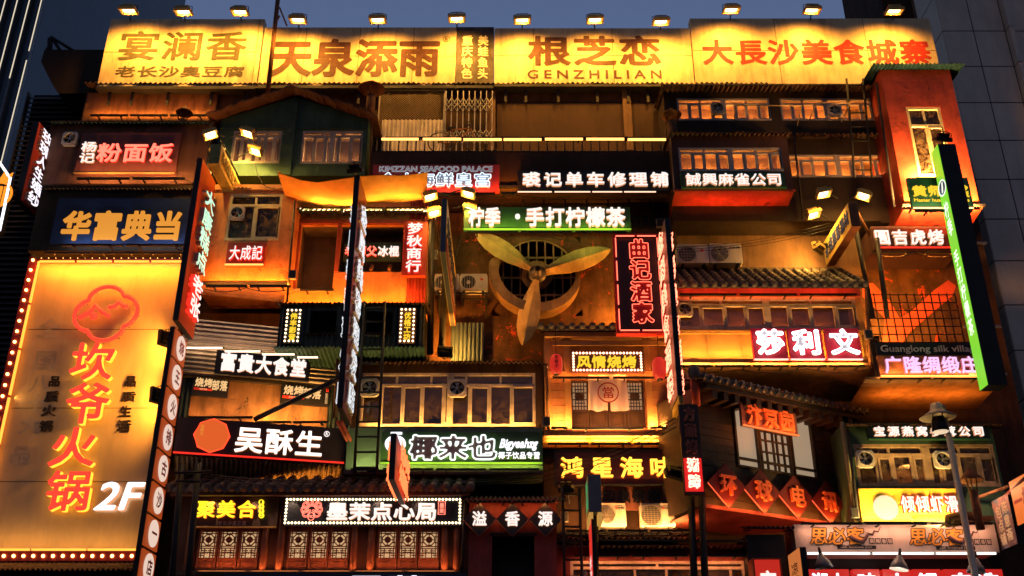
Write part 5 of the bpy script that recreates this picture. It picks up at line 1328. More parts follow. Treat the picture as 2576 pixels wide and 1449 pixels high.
# lanterns
lan = E('lantern_red', (1, .035, .02), .5)
for (u, v), l, wd in (((1399, 917), 'left hanging red paper lantern with black writing', 16), ((1658.5, 927), 'right hanging plain red paper lantern', 17.5)):
    p = P(u, v, 25.2); r_ = wd / 95.; t = thing('lantern', p, l, 'lantern', 'red paper lanterns'); h = r_ * 1.75
    b = [(.01, h * .93)]
    for k in range(25):
        q = k / 24; z = h * (1 - 2 * q); rr = r_ * (1 - abs(2 * q - 1) ** 3.5 * .5) * (1 + .018 * math.sin(k * math.pi)); b.append((rr * (1 + .02 * (k % 2)), z * .93))
    m = MB(); m.lathe(b + [(.01, -h * .93)], (0, 0, 0), 0, 20); m.obj('paper_body', lan, t)
    m = MB(); m.lathe([(r_ * .45, h * .94), (r_ * .48, h * 1.0), (.01, h * 1.0)], (0, 0, 0), 0, 14); m.lathe([(.01, -h * 1.0), (r_ * .45, -h * 1.0), (r_ * .42, -h * .935)], (0, 0, 0), 0, 14); m.obj('cap', black, t)
    m = MB(); m.tube([(0, 0, h), (0, 0, h + .9)], .008, 0, 4); m.obj('cord', black, t)
    if wd == 16: m = MB(); m.text('老巷子', -r_ * .35, r_ * .35, -h * .55, h * .7, -r_ * 1.03, .01, vert=True, bold=.02); m.obj('lettering', [blk, blk], t)
# curtain
A = R((1481.5, 942, 1577, 1032), 25.75); m = MB(); nc, nr = 24, 16; vs = []; fs = []
for j in range(nr + 1):
    for i in range(nc + 1):
        k = i / nc; q = j / nr; x = A.W * k + (k - .5) * .07 * q; spl = (.03 * max(0, q - .3)) * (1 if k > .5 else -1) * (1 if abs(k - .5) < .3 else 0)
        vs.append((x + spl, -.03 * math.sin(k * 19) * (.3 + q) + .015 * math.sin(k * 7 + q * 4), A.H * (1 - q) - .03 * math.sin(k * math.pi * 2) ** 2 * q))
for j in range(nr):
    for i in range(nc):
        if i == nc // 2 and j > nr * .72: continue
        a = j * (nc + 1) + i; fs.append((a, a + nc + 1, a + nc + 2, a + 1))
m.add(vs, fs, 0, True); m.add([(x, y + .012, z) for x, y, z in vs], [tuple(reversed(q)) for q in fs], 0, True)
t = thing('door_curtain', A, 'white split door curtain with a red ring and 當', 'curtain'); m.obj('cloth', M('curtain_cloth', (.72, .55, .42), .85, 0, .08, .15, 3, .15), t)
c = (A.W / 2, A.H * .47); m = MB(); m.ring(c, .255, .285, -.075, -.06, 0, 32); m.text('當', c[0] - .18, c[0] + .18, c[1] - .18, c[1] + .18, -.06, .015, bold=.01); m.obj('crest', [redf, redf], t)
washers(1385, 1430, 1076, 25.7, 42, 'at the lower left of the pavilion', 1, (1, .45, .08)); washers(1634, 1690, 1076, 25.7, 42, 'at the lower right of the pavilion', 1, (1, .45, .08)); washers(1432, 1625, 1078, 25.65, 6, 'below the pavilion doors', 1, (1, .3, .05))
washers(1385, 1690, 950, 25.6, 3, 'on the pavilion beam', 2, (1, .3, .05))
light('AREA', t, (A.W / 2, -.5, -.5), 5, (1, .45, .2), (math.pi - .5, 0, 0), 1, .1)
# seafood wall below
f = R((1370, 1094, 1706, 1600), 26.3); f.H += f.o.z; f.o.z = 0
t = house('seafood_shop', f, 'brown wall with a yellow lit cornice around the 鸿星海味 sign', .6, [M('brown_plaster', (0, 0, 0))], cat='shop')
m = MB(); z = f.H; m.box(-.02, f.W, -.28, -.003, z - .24, z - .1); m.box(-.02, f.W, -.18, -.003, z - .4, z - .25); m.obj('cornice', ochre, t)
washers(1375, 1700, 1116, 26.0, 14, 'along the yellow cornice', 3, (1, .5, .08), tilt=-2); 
yneon = E('yellow_neon_letter', (1, .6, .05), 2.); yns = E('yellow_neon_side', (1, .2, .02), 1.2)
sign((1398, 1135, 1706, 1217), 25.9, 'dark maroon sign reading 鸿星海味 in glowing yellow', M('maroon_dark_board', (0, 0, 0)), [('鸿星海味', (1402, 1143, 1700, 1211), yneon, yns, {'bold': .03, 'fill': .8, 'd': .1})], T=.15, rim=dark)
sign((1509, 1219, 1673, 1283), 26.1, 'dim brown sign reading 印象茶楼 behind the air conditioners', M('brown_red_board', (.28, .1, .06), .7, 0, .3, .4, 2), [('印象茶楼', (1512, 1228, 1664, 1268), black, black, {'bold': .02, 'd': .05, 'fill': .9})], T=.08)
ac_unit((1504, 1268, 1575, 1325), 25.8, 'beige air conditioner with ring grille below the tea house sign', style=0, words='志高')
ac_unit((1611, 1268, 1698, 1325), 25.8, 'beige air conditioner with wire grille at the right of the rack', style=1, words='GREE')
t = thing('bracket_shelf', P(1404, 1336, 25.75), 'long black steel rack carrying two air conditioners', 'bracket'); W = P(1760, 1336, 25.75).x - P(1404, 1336, 25.75).x
m = MB(); m.box(0, W, 0, .07, -.05, 0); m.box(0, W, .3, .37, -.05, 0)
for k in range(6): x = W * k / 5; m.box(x - .03, x + .03, .001, .6, -.12, -.051)
m.obj('rail', dark, t)
washers(1420, 1740, 1335, 25.6, 12, 'on the long air conditioner rack', 3, (1, .42, .1))
# ------------------------------------------------------------------ central window block
f = R((882, 908, 1366, 1082), 26.0)
wr = f.rc((908, 938, 1347, 1073))
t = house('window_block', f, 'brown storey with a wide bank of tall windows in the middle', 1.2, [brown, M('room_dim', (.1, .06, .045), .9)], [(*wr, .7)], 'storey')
window(t, *wr, [0, .12, .235, .355, .47, .51, .62, .74, .86, 1], .23, frame, posts=(5,), t=.07)
eave((872, 904, 1372, 911), 25.7, .7, .18, 'brown corrugated eave above the tall window bank', rustsheet, .13, .03)
exhaust_fan(P(930, 976, 25.9), .5, 'exhaust fan behind the ladder in the tall window bank', 0, acw)
exhaust_fan(P(1150, 977, 25.9), .5, 'exhaust fan in the middle of the tall window bank', 0, acw)
washers(915, 1345, 1076, 25.75, 7, 'on the sill of the tall window bank', 4, (1, .45, .09))
f = R((871, 1076, 1365, 1196), 25.65)
t = house('sign_box', f, 'green grey sign box of the coconut drink shop', .9, [M('green_grey_panel', (.13, .17, .11), .6, 0, .2, .5, 1.2)], cat='sign box')
m = MB(); m.box(-.02, f.W + .02, -.12, -.003, 0, .12); m.obj('lower_beam', M('maroon_beam', (.05, .02, .025), .5), t)
gl_edge = E('letter_edge_white', (.9, 1, .95), 1.4); grf = M('grey_red_face', (.28, .19, .17), .5, 0, .3, scale=6)
cgreen = M('coconut_green', (.04, .08, .025), .45, 0, .15, .2, 1.5)
t, fq = sign((959, 1086, 1364, 1166), 25.5, 'green sign with edge lit 椰来也 and a coconut mark', cgreen,
     [('椰来也', (1030, 1096, 1250, 1158), grf, gl_edge, {'bold': .055, 'd': .08, 'fill': 1.}), ('椰来也', (1030, 1096, 1250, 1158), gl_edge, gl_edge, {'bold': .06, 'd': .1, 'fill': 1., 'neon': .022, 'name': 'light_edge'}),
      ('Bigyeahzg', (1258, 1104, 1352, 1133), coolw, coolw, {'bold': .025, 'sh': .25, 'd': .05}), ('椰子饮品专营', (1253, 1136, 1359, 1155), coolw, cools, {'bold': .025, 'd': .05})],
     T=.12, lip=E('lip_green', (.5, .9, .05), .5))
c = fq.uv(995, 1118); m = MB(); m.disc(c, .27, -.08, -.012, 0, 24, .22); m.box(c[0] - .13, c[0] + .16, -.08, -.012, c[1] + .26, c[1] + .31); m.obj('coconut_mark', coolw, t)
m = MB(); m.prism([(c[0] - .16, c[1] + .04), (c[0] + .1, c[1] + .04), (c[0] + .02, c[1] - .08), (c[0] - .06, c[1] - .02)], -.09, -.081); m.disc((c[0], c[1] - .1), .06, -.09, -.081); m.obj('coconut_face', cgreen, t)
washers(960, 1360, 1181, 25.35, 4, 'under the coconut drink sign', 3, (.85, 1, .15), tilt=15)
washers(880, 955, 1181, 25.35, 4, 'left of the coconut drink sign', 1, (.85, .9, .3), tilt=15)
ladder(P(919, 1196, 24.9), P(943, 758, 24.9), .56, 12, 'tall black steel ladder beside the maroon neon sign', .04)
# small red neon projecting sign
f = SIDE(996, 1022, 1200, 25.2, 1090, 1206)
t = flat_sign(f, 'red neon projecting sign swinging before the dim sum shop', .14, M('hot_red_face', (.6, .05, .02), .4, 0, .1), end=dark)
for y, d, nm in ((-.004, .08, 'neon_outline'), (.144, -.07, 'rear_neon_outline')):
    m = MB(); m.text('长沙小吃', f.W * .12, f.W * .98, f.H * .5, f.H * .97, y, d, bold=.02, neon=.012); m.text('火锅夜宵', f.W * .1, f.W * .98, f.H * .02, f.H * .48, y, d, bold=.02, neon=.012); m.obj(nm, E('neon_orange_tube', (1, .17, .05), 2.2), t)
pole(f.pt(f.W, .1, f.H * .8), f.pt(f.W, .1, f.H * .8) + Vector((-.9, .2, .05)), .04, 'steel arm holding the red neon projecting sign', 'strut', 'steel_strut', dark, 6)

# ------------------------------------------------------------------ left siding block (turned)
f = R((455, 800, 856, 938), 25.4, 26.5)
t = thing('siding_wall', f, 'turned wall of horizontal corrugated steel siding behind 富貴大食堂', 'wall')
m = MB(); m.box(0, f.W, .06, .5, -.05, f.H); m.obj('back', darkwall, t)
m = MB(); m.corrz(0, f.W, 0, f.H, .02, .125, .03); m.obj('siding', M('ribbed_steel', (.2, .17, .15), .42, .5, .3, .3, 2, .04), t)
sign((542, 880, 780, 939), 25.35, 'black turned sign reading 富貴大食堂 in bright white', blkb, [('富貴大食堂', (551, 893, 773, 943), wht, whs, {'bold': .045, 'd': .06, 'fill': .95})], T=.1, YR=25.98)
leds([(464, 560, 875), (566, 655, 884), (660, 741, 891.5), (748, 800, 899)], 25.2, 'over the 富貴大食堂 sign', E('led_pinkish', (1, .72, .55), 2.5), th=.018)
light('AREA', [o for o in COL.objects if o.get('label', '').startswith('turned wall of')][0], (f.W * .5, -.25, f.H * .52), 13, (1, .62, .3), (rad(25), 0, 0), f.W * .95, .05)
light('AREA', [o for o in COL.objects if o.get('label', '').startswith('turned wall of')][0], (f.W * .5, -.25, f.H * .56), 8, (1, .62, .36), (math.pi - rad(25), 0, 0), f.W * .95, .05)
f = R((450, 942, 838, 1075), 25.7, 26.6)
t = house('plaster_wall', f, 'cracked brown plaster wall under the corrugated siding', .6, [M('cracked_plaster', (.26, .13, .06), .85, 0, .4, .7, 1.4, .3, dark=.2, stain=(.06, .035, .02), stain_s=1.3, stain_t=.58)], cat='wall')
m = MB(); m.corrv(-.02, .3, 0, f.H, -.06, .12, .03); m.corrv(f.W - .15, f.W + .5, -.6, f.H, -.06, .12, .03); m.obj('corrugated_edge', bluesheet, t)
bbqb = M('black_matt_board', (.012, .011, .011), .6); cg = E('pale_gold', (1, .62, .26), .85); pill = M('red_pill', (.6, .04, .02), .5)
for r, Y, YRr, l in (((484, 943, 575, 993), 25.6, 25.85, 'left'), ((706, 962, 828, 1014), 26.15, 26.45, 'right')):
    wd = r[2] - r[0]; k = .0 if l == 'left' else .0
    t, fq = sign(r, Y, f'black sign reading 烧烤部落 in pale gold, the {l} of two', bbqb, [], T=.08, YR=YRr)
    m = MB(); W = fq.W if l == 'left' else fq.W * .86
    m.text('烧烤', W * .06, W * .55, fq.H * .42, fq.H * .9, -.002, .02, bold=.03); m.text('部落', W * .53, W * .97, fq.H * .3, fq.H * .85, -.002, .02, bold=.03); m.obj('lettering', [cg, cg], t)
    m = MB(); m.box(W * .05, W * .56, -.015, -.002, fq.H * .26, fq.H * .38); pm = m.obj('red_strip', pill, t)
    m = MB(); m.text('无所不烤', W * .2, W * .42, fq.H * .275, fq.H * .365, -.0155, .004); m.obj('lettering', [cg, cg], pm)
    if l == 'right':
        m = MB(); m.box(fq.W * .92, fq.W * .98, -.01, -.002, fq.H * .7, fq.H * .84); m.obj('red_seal', pill, t)
        m = MB(); m.text('SHAO KAO', 0, fq.H * .5, -.04, .03, -.002, .008); o = m.obj('side_lettering', [cg, cg], t, (fq.W * .95, 0, fq.H * .62)); o.rotation_euler = (0, rad(90), 0)
washers(640, 830, 1062, 25.9, 13, 'on the plaster wall behind the 吴酥生 sign', 2, (1, .45, .09)); washers(470, 640, 1050, 25.5, 4, 'at the left behind the 吴酥生 sign', 1, (1, .42, .1))
f = R((442, 1049, 868, 1139), 24.8, 25.8)
dbr = M('dark_brown_board', (.045, .022, .018), .5, 0, .2, .2, 2)
t, f = sign(None, 0, 'dark brown turned sign reading 吴酥生 with an orange octagon', dbr, [('吴酥生', (588, 1077, 815, 1147), E('white_hot_letters', (1, .86, .78), 1.8), whs, {'bold': .02, 'd': .08})], T=.2, fr=f, lip=redside)
c = f.uv(533, 1096.5); m = MB(); m.disc(c, .43, -.06, -.002, 0, 8); o = m.obj('octagon', E('octagon_orange', (1, .15, .025), .75), t)
m = MB(); m.tube([(c[0] + .44 * math.cos(q * math.pi / 4), -.03, c[1] + .44 * math.sin(q * math.pi / 4)) for q in range(8)], .018, 0, 4, True); m.obj('octagon_edge', E('octagon_red', (1, .06, .02), 2.), t)
m = MB(); m.text('吴酥生', c[0] - .3, c[0] - .2, c[1] - .02, c[1] + .26, -.062, .006, vert=True, bold=.01); m.obj('seal_lettering', [goldt, goldt], t)
c = f.uv(822, 1092); m = MB(); m.ring(c, .06, .075, -.03, -.002, 0, 20); m.text('R', c[0] - .03, c[0] + .035, c[1] - .04, c[1] + .04, -.002, .028); m.obj('registered_mark', [wht, wht], t)
m = MB(); m.corr(.02, f.W, (.21, -.02), (1.35, -.42), .12, .03); m.obj('underside_sheet', greysheet, t)
light('AREA', t, (f.W / 2, .75, -.75), 20, OR, (math.pi, 0, 0), f.W * .9, .06)

# ------------------------------------------------------------------ dim sum arcade, bottom left
f = R((425, 1238, 1178, 1700), 25.6); f.H += f.o.z; f.o.z = 0
dw = M('brown_wood_wall', (.1, .045, .026), .6, 0, .3, .4, 2)
t = house('dim_sum_arcade', f, 'wooden arcade with tiled eave and rows of lattice doors', 1.4, [dw, dk], cat='shop')
ze = f.uv(800, 1229, -.75)[1]; zk = f.uv(800, 1216, .5)[1]
m = MB(); m.tiles(-.1, f.W + .05, (-.75, ze), (.55, zk + .12), .31, .1); m.obj('roof', [tile, tileb], t)
m = MB(); m.box(-.05, f.W, -.68, -.003, f.H - .12, f.H - .02); m.box(-.05, f.W, -.7, -.6, f.H - .25, f.H - .121); m.obj('soffit', dw, t)
for i, u in enumerate((535, 640, 733, 844, 950, 1058)):
    x = f.uv(u, 1244, -.4)[0]; m = MB(); m.disc((0, 0), .06, 0, .03, 0, 14); o = m.obj('downlight', E('downlight', (1, .5, .15), 6.), t, (x, -.45, f.H - .122)); o.rotation_euler = (rad(90), 0, 0)
    light('SPOT', t, (x, -.45, f.H - .17), 30, (1, .6, .3), (rad(8), 0, 0), spot=1.6, blend=.5, radius=.04)
L = [(500, 549), (551.5, 600), (603, 653), (725, 776), (779, 827.5), (830, 880), (950, 1000), (1002.6, 1051), (1054, 1105)]
for a, b in L:
    x0, x1, z0, z1 = f.rc((a, 1322, b, 1437)); door(t, x0, x1, z0, z1, -.06, paper, 1)
for u in (480, 668, 708, 893, 935, 1120, 1150):
    x = f.uv(u, 1380)[0]; m = MB(); m.cyl((x, -.12, f.uv(u, 1440)[1] - .5), (x, -.12, f.H - .3), .09, .09, 0, 10); m.obj('post', rwood, t)
m = MB(); zb = f.uv(800, 1437)[1]; m.box(0, f.W, -.25, -.003, zb - .14, zb - .02); m.obj('sill_beam', dark, t)
washers(490, 1150, 1441, 25.3, 2.2, 'under the lattice doors', 5, (1, .25, .06))
sign((489, 1251, 698, 1327), 25.35, 'dark brown sign with yellow 聚美合 and a chain of 1992 discs', dbr,
     [('聚美合', (493, 1257, 647, 1306), E('yellow_hot', (1, .75, .02), 1.5), yns, {'bold': .03, 'd': .08, 'fill': .92}), ('老长沙臭豆腐', (547, 1309, 619, 1322), M('dim_pink', (.4, .25, .2), .5), black, {'d': .02})], T=.12, lip=gold_l)
t = [o for o in COL.objects if '1992' in o.get('label', '')][0]; fq = R((489, 1251, 698, 1327), 25.35)
for i, ch in enumerate('1992'):
    c = fq.uv(658.5, 1264.5 + i * 11); m = MB(); m.disc(c, .066, -.07, -.012, 0, 16); m.obj('digit_disc', E('yellow_hot', (1, 1, 1), 1), t)
    m = MB(); m.text(ch, c[0] - .025, c[0] + .025, c[1] - .042, c[1] + .042, -.071, .004, bold=.01); m.obj('digit', [blk, blk], t)
bk = M('blue_black_board', (.012, .014, .025), .4, 0, .2)
t, fq = sign((714, 1251, 1163, 1322), 25.3, 'long black bulb edged sign reading 墨茉点心局 with a red neon lion', bk, [('墨茉点心局', (821, 1263, 1101, 1311), wht, whs, {'bold': .04, 'd': .08, 'fill': .97})], T=.14, bulb=(51, 6, E('bulb_warm2', (1, .75, .42), 4.5), .03, .06))
c = fq.uv(785, 1285.5); m = MB(); R_ = .27
nr_ = E('neon_red_fine', (1, .2, .13), 2.2)
for k in range(8):
    q = rad(-40 + k * 260 / 7); cx, cz = c[0] + R_ * .66 * math.cos(q), c[1] + R_ * .12 + R_ * .62 * math.sin(q)
    for s in (.34, .22): m.tube([(cx + R_ * s * math.cos(j * math.pi / 7), -.06, cz + R_ * s * math.sin(j * math.pi / 7)) for j in range(14)], .008, 0, 4, True)
m.tube([(c[0] + R_ * .3 * math.cos(j * math.pi / 8), -.06, c[1] - R_ * .55 + R_ * .36 * math.sin(j * math.pi / 8)) for j in range(16)], .01, 0, 4, True)
for s in (-1, 1): m.tube([(c[0] + s * R_ * .16 + R_ * .09 * math.cos(j * math.pi / 5), -.06, c[1] - R_ * .02 + R_ * .09 * math.sin(j * math.pi / 5)) for j in range(10)], .008, 0, 4, True)
m.text('MO', c[0] - R_ * .22, c[0] + R_ * .22, c[1] - R_ * .68, c[1] - R_ * .42, -.05, .02, bold=.01); m.obj('lion_emblem', nr_, t)
q = fq.rc((1103, 1263, 1120, 1295)); m = MB(); m.tube([(q[0], -.05, q[2]), (q[1], -.05, q[2]), (q[1], -.05, q[3]), (q[0], -.05, q[3])], .012, 0, 4, True); m.text('墨茉', q[0] + .02, q[1] - .02, q[2] + .02, q[3] - .02, -.03, .02, vert=True, bold=.005); m.obj('red_seal', nr_, t)
f = R((600, 1449, 1180, 1500), 24.9); sign((560, 1442, 1172, 1480), 25.0, 'dark blue shop board along the bottom edge', navy, [('墨茉', (870, 1447, 1075, 1478), coolw, cools, {'bold': .04})], T=.1)

# ------------------------------------------------------------------ maroon gate house 溢香源
f = R((1177, 1256, 1403, 1700), 25.3); f.H += f.o.z; f.o.z = 0
washers(1180, 1400, 1262, 25.0, 1.1, 'added under the gate house awning', 2, (1, .3, .08), up=False, tilt=35)  # added bars, put in to lift the dark front under the eave
d0 = f.rc((1237, 1347, 1345, 1600)); 
t = house('gate_house', f, 'maroon gate house with a dark doorway below three diamond signs', 1.5, [maroon, black], [(d0[0], d0[1], d0[2], d0[3], .9)], 'shop')
m = MB(); m.box(d0[0] - .06, d0[1] + .06, -.05, -.002, d0[3], d0[3] + .06); m.obj('lintel', dark, t)
m = MB(); m.box(-.03, f.W + .03, -.14, -.003, f.H - .1, f.H - .0); m.obj('cornice', redp, t)
eave((1156, 1250, 1426, 1259), 24.9, 1.0, .32, 'pale rippled corrugated awning over the diamond signs', M('pale_brown_sheet', (.34, .22, .13), .5, .3, .3, .4, 3), .12, .03)
dia = M('charcoal_diamond', (.03, .028, .03), .5)
def diamond(c_, hw, hh, Y, ch, label, mat, mf, ms, edge, fr=None, tw=.55, th=.6, d=.06, bold=.03):
    fq = fr or R((c_[0] - hw, c_[1] - hh, c_[0] + hw, c_[1] + hh), Y)
    t = thing('diamond_sign', fq, label, 'sign'); c = (fq.W / 2, fq.H / 2) if not fr else fr.uv(*c_)
    if fr: w2, h2 = hw, hh
    else: w2, h2 = fq.W / 2, fq.H / 2
    m = MB(); m.prism([(c[0] - w2, c[1]), (c[0], c[1] - h2), (c[0] + w2, c[1]), (c[0], c[1] + h2)], -.1, -.02); m.obj('board', mat, t)
    m = MB(); m.tube([(c[0] - w2, -.09, c[1] - .02), (c[0], -.09, c[1] - h2 - .02)], .016, 0, 4)
    if not fr: m.tube([(c[0], -.09, c[1] - h2 - .02), (c[0] + w2, -.09, c[1] - .02)], .016, 0, 4)
    m.obj('lower_edge', edge, t)
    m = MB(); m.text(ch, c[0] - w2 * tw, c[0] + w2 * tw, c[1] - h2 * th, c[1] + h2 * th, -.105, d, bold=bold); m.obj('lettering', [mf, ms], t); return t
for cx, ch, l in ((1206.5, '溢', 'left'), (1289, '香', 'middle'), (1371.5, '源', 'right')): diamond((cx, 1308), 40.5, 42, 25.15, ch, f'charcoal diamond sign with white {ch}, {l} of the three over the doorway', dia, wht, whs, M('diamond_edge', (.3, .12, .08), .5), tw=.48, th=.48)

# ------------------------------------------------------------------ green lightbox on the pole, small ladder, unlit floods
f = SIDE(1480, 1474, 1262, 25.3, 1194, 1288)
t = flat_sign(f, 'upright lightbox with green printed side on the black post', .32, M('yellow_green_face', (.5, .45, .15), .5), end=M('steel_grey', (.12, .12, .13), .4, .4, .2))
m = MB(); m.text('茶颜', f.W * .1, f.W * .9, f.H * .1, f.H * .9, -.002, .006, vert=True, bold=.03); m.obj('lettering', [E('green_print', (.05, .6, .25), .6)] * 2, t)
m = MB(); m.box(0, f.W, .0, .1, -.25, -.004); m.box(0, f.W, .22, .32, -.25, -.004); m.obj('foot', E('foot_lit', (1, .5, .1), .5), t)
pole(P(1497, 1288, 24.9), P(1497, 1600, 24.9), .085, 'black square post under the upright lightbox', 'post', 'post', black, 4)
f = SIDE(1489, 1483, 1400, 25.2, 1305, 1600); t = flat_sign(f, 'thin red projecting sign against the black post', .06, E('red_thin', (1, .05, .03), .7), black)
m = MB(); m.text('长沙小吃店', f.W * .1, f.W * .9, f.H * .1, f.H * .7, -.002, .006, vert=True); m.obj('lettering', [wht, wht], t)
ladder(P(1446, 1560, 25.0), P(1436, 1224, 25.0), .42, 8, 'black steel ladder beside the upright lightbox', .04)
p = P(1423, 1232, 25.2); flood(p, (.0, .5, -.86), 'unlit black floodlight on top of the small ladder', p + Vector((.1, .2, -.3)), .4, 0, on=False, group='unlit floodlights')
p = P(1695, 1197, 25.2); flood(p, (-.3, .6, -.75), 'unlit black floodlight in front of the right end of 鸿星海味', p + Vector((.5, .2, .1)), .5, 0, on=False, group='unlit floodlights')

# awnings and windows under the rack
eave((1402, 1348, 1760, 1354), 25.6, .8, .14, 'upper brown rippled awning under the air conditioner rack', M('pale_brown_sheet', (0, 0, 0)), .14, .03)
eave((1404, 1368, 1885, 1377), 25.2, .9, .2, 'lower brown rippled awning above the maroon shop windows', rustsheet, .14, .035)
pole(P(1405, 1361, 25.1), P(1880, 1361, 25.1), .035, 'thin black conduit between the two rippled awnings', 'pipe', 'conduit', black, 6)
f = R((1404, 1372, 1905, 1700), 25.6); f.H += f.o.z; f.o.z = 0
w0 = f.rc((1436, 1411, 1879, 1560))
t = house('maroon_shop', f, 'maroon shop with pale framed windows at the bottom centre', 1.2, [maroon, M('room_dim', (0, 0, 0))], [(*w0, .8)], 'shop')
window(t, *w0, [0, .4, .8, 1.2][:1] + [.37, .55, .92, 1], .12, frame, t=.07, sash=False); light('POINT', t, (w0[1] * .8, .5, w0[3] - .5), 3, (1, .45, .15), radius=.1)
washers(1440, 1880, 1398, 25.35, 2, 'above the maroon shop windows', 3, (1, .3, .1), up=False)

# ------------------------------------------------------------------ hanging sign 方燕烤猪蹄 and its posts
t, f = sign((1715, 1017, 1764, 1243), 23.9, 'narrow vertical sign reading 方燕烤猪蹄, its two lower characters lit red', M('brown_black_board', (.05, .025, .02), .5), [], T=.14, name='neon_sign')
glowr = E('red_lit_panel', (1, .02, .015), .7)
MB().box(.02, f.W - .02, -.012, -.001, .06, f.H * .39).obj('lit_panel', glowr, t)
m = MB(); m.text('方燕烤', f.W * .14, f.W * .86, f.H * .42, f.H * .97, -.004, .05, vert=True, bold=.02, neon=.012, fill=.86); m.obj('unlit_outline', M('unlit_tube', (.5, .16, .1), .3), t)
m = MB(); m.text('猪蹄', f.W * .14, f.W * .86, f.H * .04, f.H * .4, -.014, .05, vert=True, bold=.02, neon=.014, fill=.86); m.obj('neon_outline', E('neon_pink_tube', (1, .4, .28), 3.5), t)
for u, l in ((1738, 'left'), (1765, 'right')): pole(P(u, 1240, 24.2), P(u + 14, 1600, 24.2), .085, f'black square post, {l} of the pair under the 方燕烤猪蹄 sign', 'post', 'post', black, 4)

# ------------------------------------------------------------------ turned wooden theatre house
f = R((1757, 975, 2128, 1272), 24.6, 27.1)
wp = f.rc((1850, 1032, 2042, 1190))
t = house('wooden_house', f, 'dark turned wooden house with tiled eave and paper windows', 1.6, [wood, dk], [(*wp, .4)], 'house')
m = MB(); n_ = 14
for k in range(n_):
    z = .05 + f.H * .9 * k / n_
    for a, b in ((0, wp[0] - .1), (wp[1] + .1, f.W)) if wp[2] - .2 < z + .1 < wp[3] + .1 else ((0, f.W),): m.box(a, b, -.025 - .006 * (k % 2), -.002, z, z + f.H * .9 / n_ - .012)
m.obj('plank_siding', wood, t)
m = MB(); m.tiles(-.25, f.W + .35, (-.7, f.H + .02), (.6, f.H + .42), .25, .085); m.obj('roof', [M('wet_tile', (.05, .045, .045), .25, .1, .3, 0, 6), tileb], t)
m = MB(); m.box(-.1, f.W + .1, -.62, -.004, f.H - .2, f.H - .06)
for k in range(14): x = f.W * (k + .5) / 14; m.box(x - .07, x + .07, -.58, -.005, f.H - .42, f.H - .201)
m.obj('eave_beam', wood, t)
pw = E('paper_panel', (1, .72, .46), .33); W = wp[1] - wp[0]; H = wp[3] - wp[2]
wn = MB(); s = .06
for x in (0, .27, .3, .68, .71, 1): wn.box(wp[0] + W * x - s / 2, wp[0] + W * x + s / 2, -.06, .03, wp[2], wp[3])
for z in (0, .12, .98): wn.box(wp[0], wp[1], -.05, .02, wp[2] + H * z, wp[2] + H * z + s)
for x in (.38, .47, .52, .6): wn.box(wp[0] + W * x - .02, wp[0] + W * x + .02, -.04, .02, wp[2], wp[3])
for z in (.3, .48, .62): wn.box(wp[0] + W * .3, wp[0] + W * .68, -.045, .015, wp[2] + H * z - .02, wp[2] + H * z + .02)
for x in (.33, .43, .495, .56, .65): wn.box(wp[0] + W * x - .06, wp[0] + W * x + .06, -.055, .01, wp[2] + H * .62, wp[2] + H * .75)
wo = wn.obj('window', wood, t); MB().box(wp[0], wp[1], .05, .06, wp[2], wp[3]).obj('paper_pane', pw, wo)
m = MB(); m.quad((0, 0, -.002), (0, 1.6, -.2), (f.W, 1.6, -.2), (f.W, 0, -.002)); m.box(-.02, f.W + .02, -.08, -.003, -.06, .03); m.obj('underside', maroon, t)
light('AREA', t, (f.W * .4, .8, -.7), .5, (1, .08, .03), (math.pi, 0, 0), f.W * .7, .06)
light('AREA', t, (f.W * .5, -.3, .02), 14, (1, .36, .06), (math.pi - rad(35), 0, 0), f.W * .9, .05)
ft = R((1865, 1011, 2005, 1070), 24.75, 25.7)
t, ft = sign(None, 0, 'brown wooden plaque with raised orange characters 汴京园 on the wooden house', M('plaque_wood', (.24, .1, .07), .6, 0, .2, .4, 3), [('汴京园', (1877, 1022, 1997, 1080), M('orange_relief', (.9, .2, .06), .5), M('orange_relief', (0, 0, 0)), {'bold': .035, 'd': .08, 'fill': .92})], T=.08, fr=ft, lip=E('lip_orange', (1, .25, .06), .9))
light('AREA', t, (ft.W / 2, -.35, -.15), 7, (1, .25, .07), (math.pi - rad(30), 0, 0), ft.W * .9, .04)
dred = M('red_diamond', (.12, .014, .012), .5, 0, .2, .3, 2)
orl = M('orange_relief', (0, 0, 0))
for cpt, ch, l in (((1823, 1222), '环', 'first'), ((1912, 1237), '球', 'second'), ((1996, 1251), '电', 'third'), ((2078, 1264), '讯', 'last')):
    fd = Fr(f.o - f.ey * .14, f.ang, f.W, f.H)
    t = diamond(cpt, .6, .55, 0, ch, f'red diamond sign with orange {ch}, {l} of four on the wooden house', dred, orl, orl, E('lip_red', (1, .12, .04), 1.4), fr=fd, tw=.45, th=.52, d=.08, bold=.03)
    c = fd.uv(*cpt); light('AREA', t, (c[0] - .12, -.42, c[1] - .75), 3, (1, .2, .05), (math.pi - rad(30), 0, 0), .5, .04)
pole(P(1746, 940, 24.2), P(1752, 1020, 24.2), .11, 'red lacquered corner post at the wooden house', 'post', 'post', redp, 10)
o = MB().sph((0, 0, 0), .16, 0, 12, 8, 1.4).obj('roof_finial', tile); o.location = P(1746, 938, 24.1); tag(o, 'dark rounded finial at the corner of the wooden house roof', 'finial')

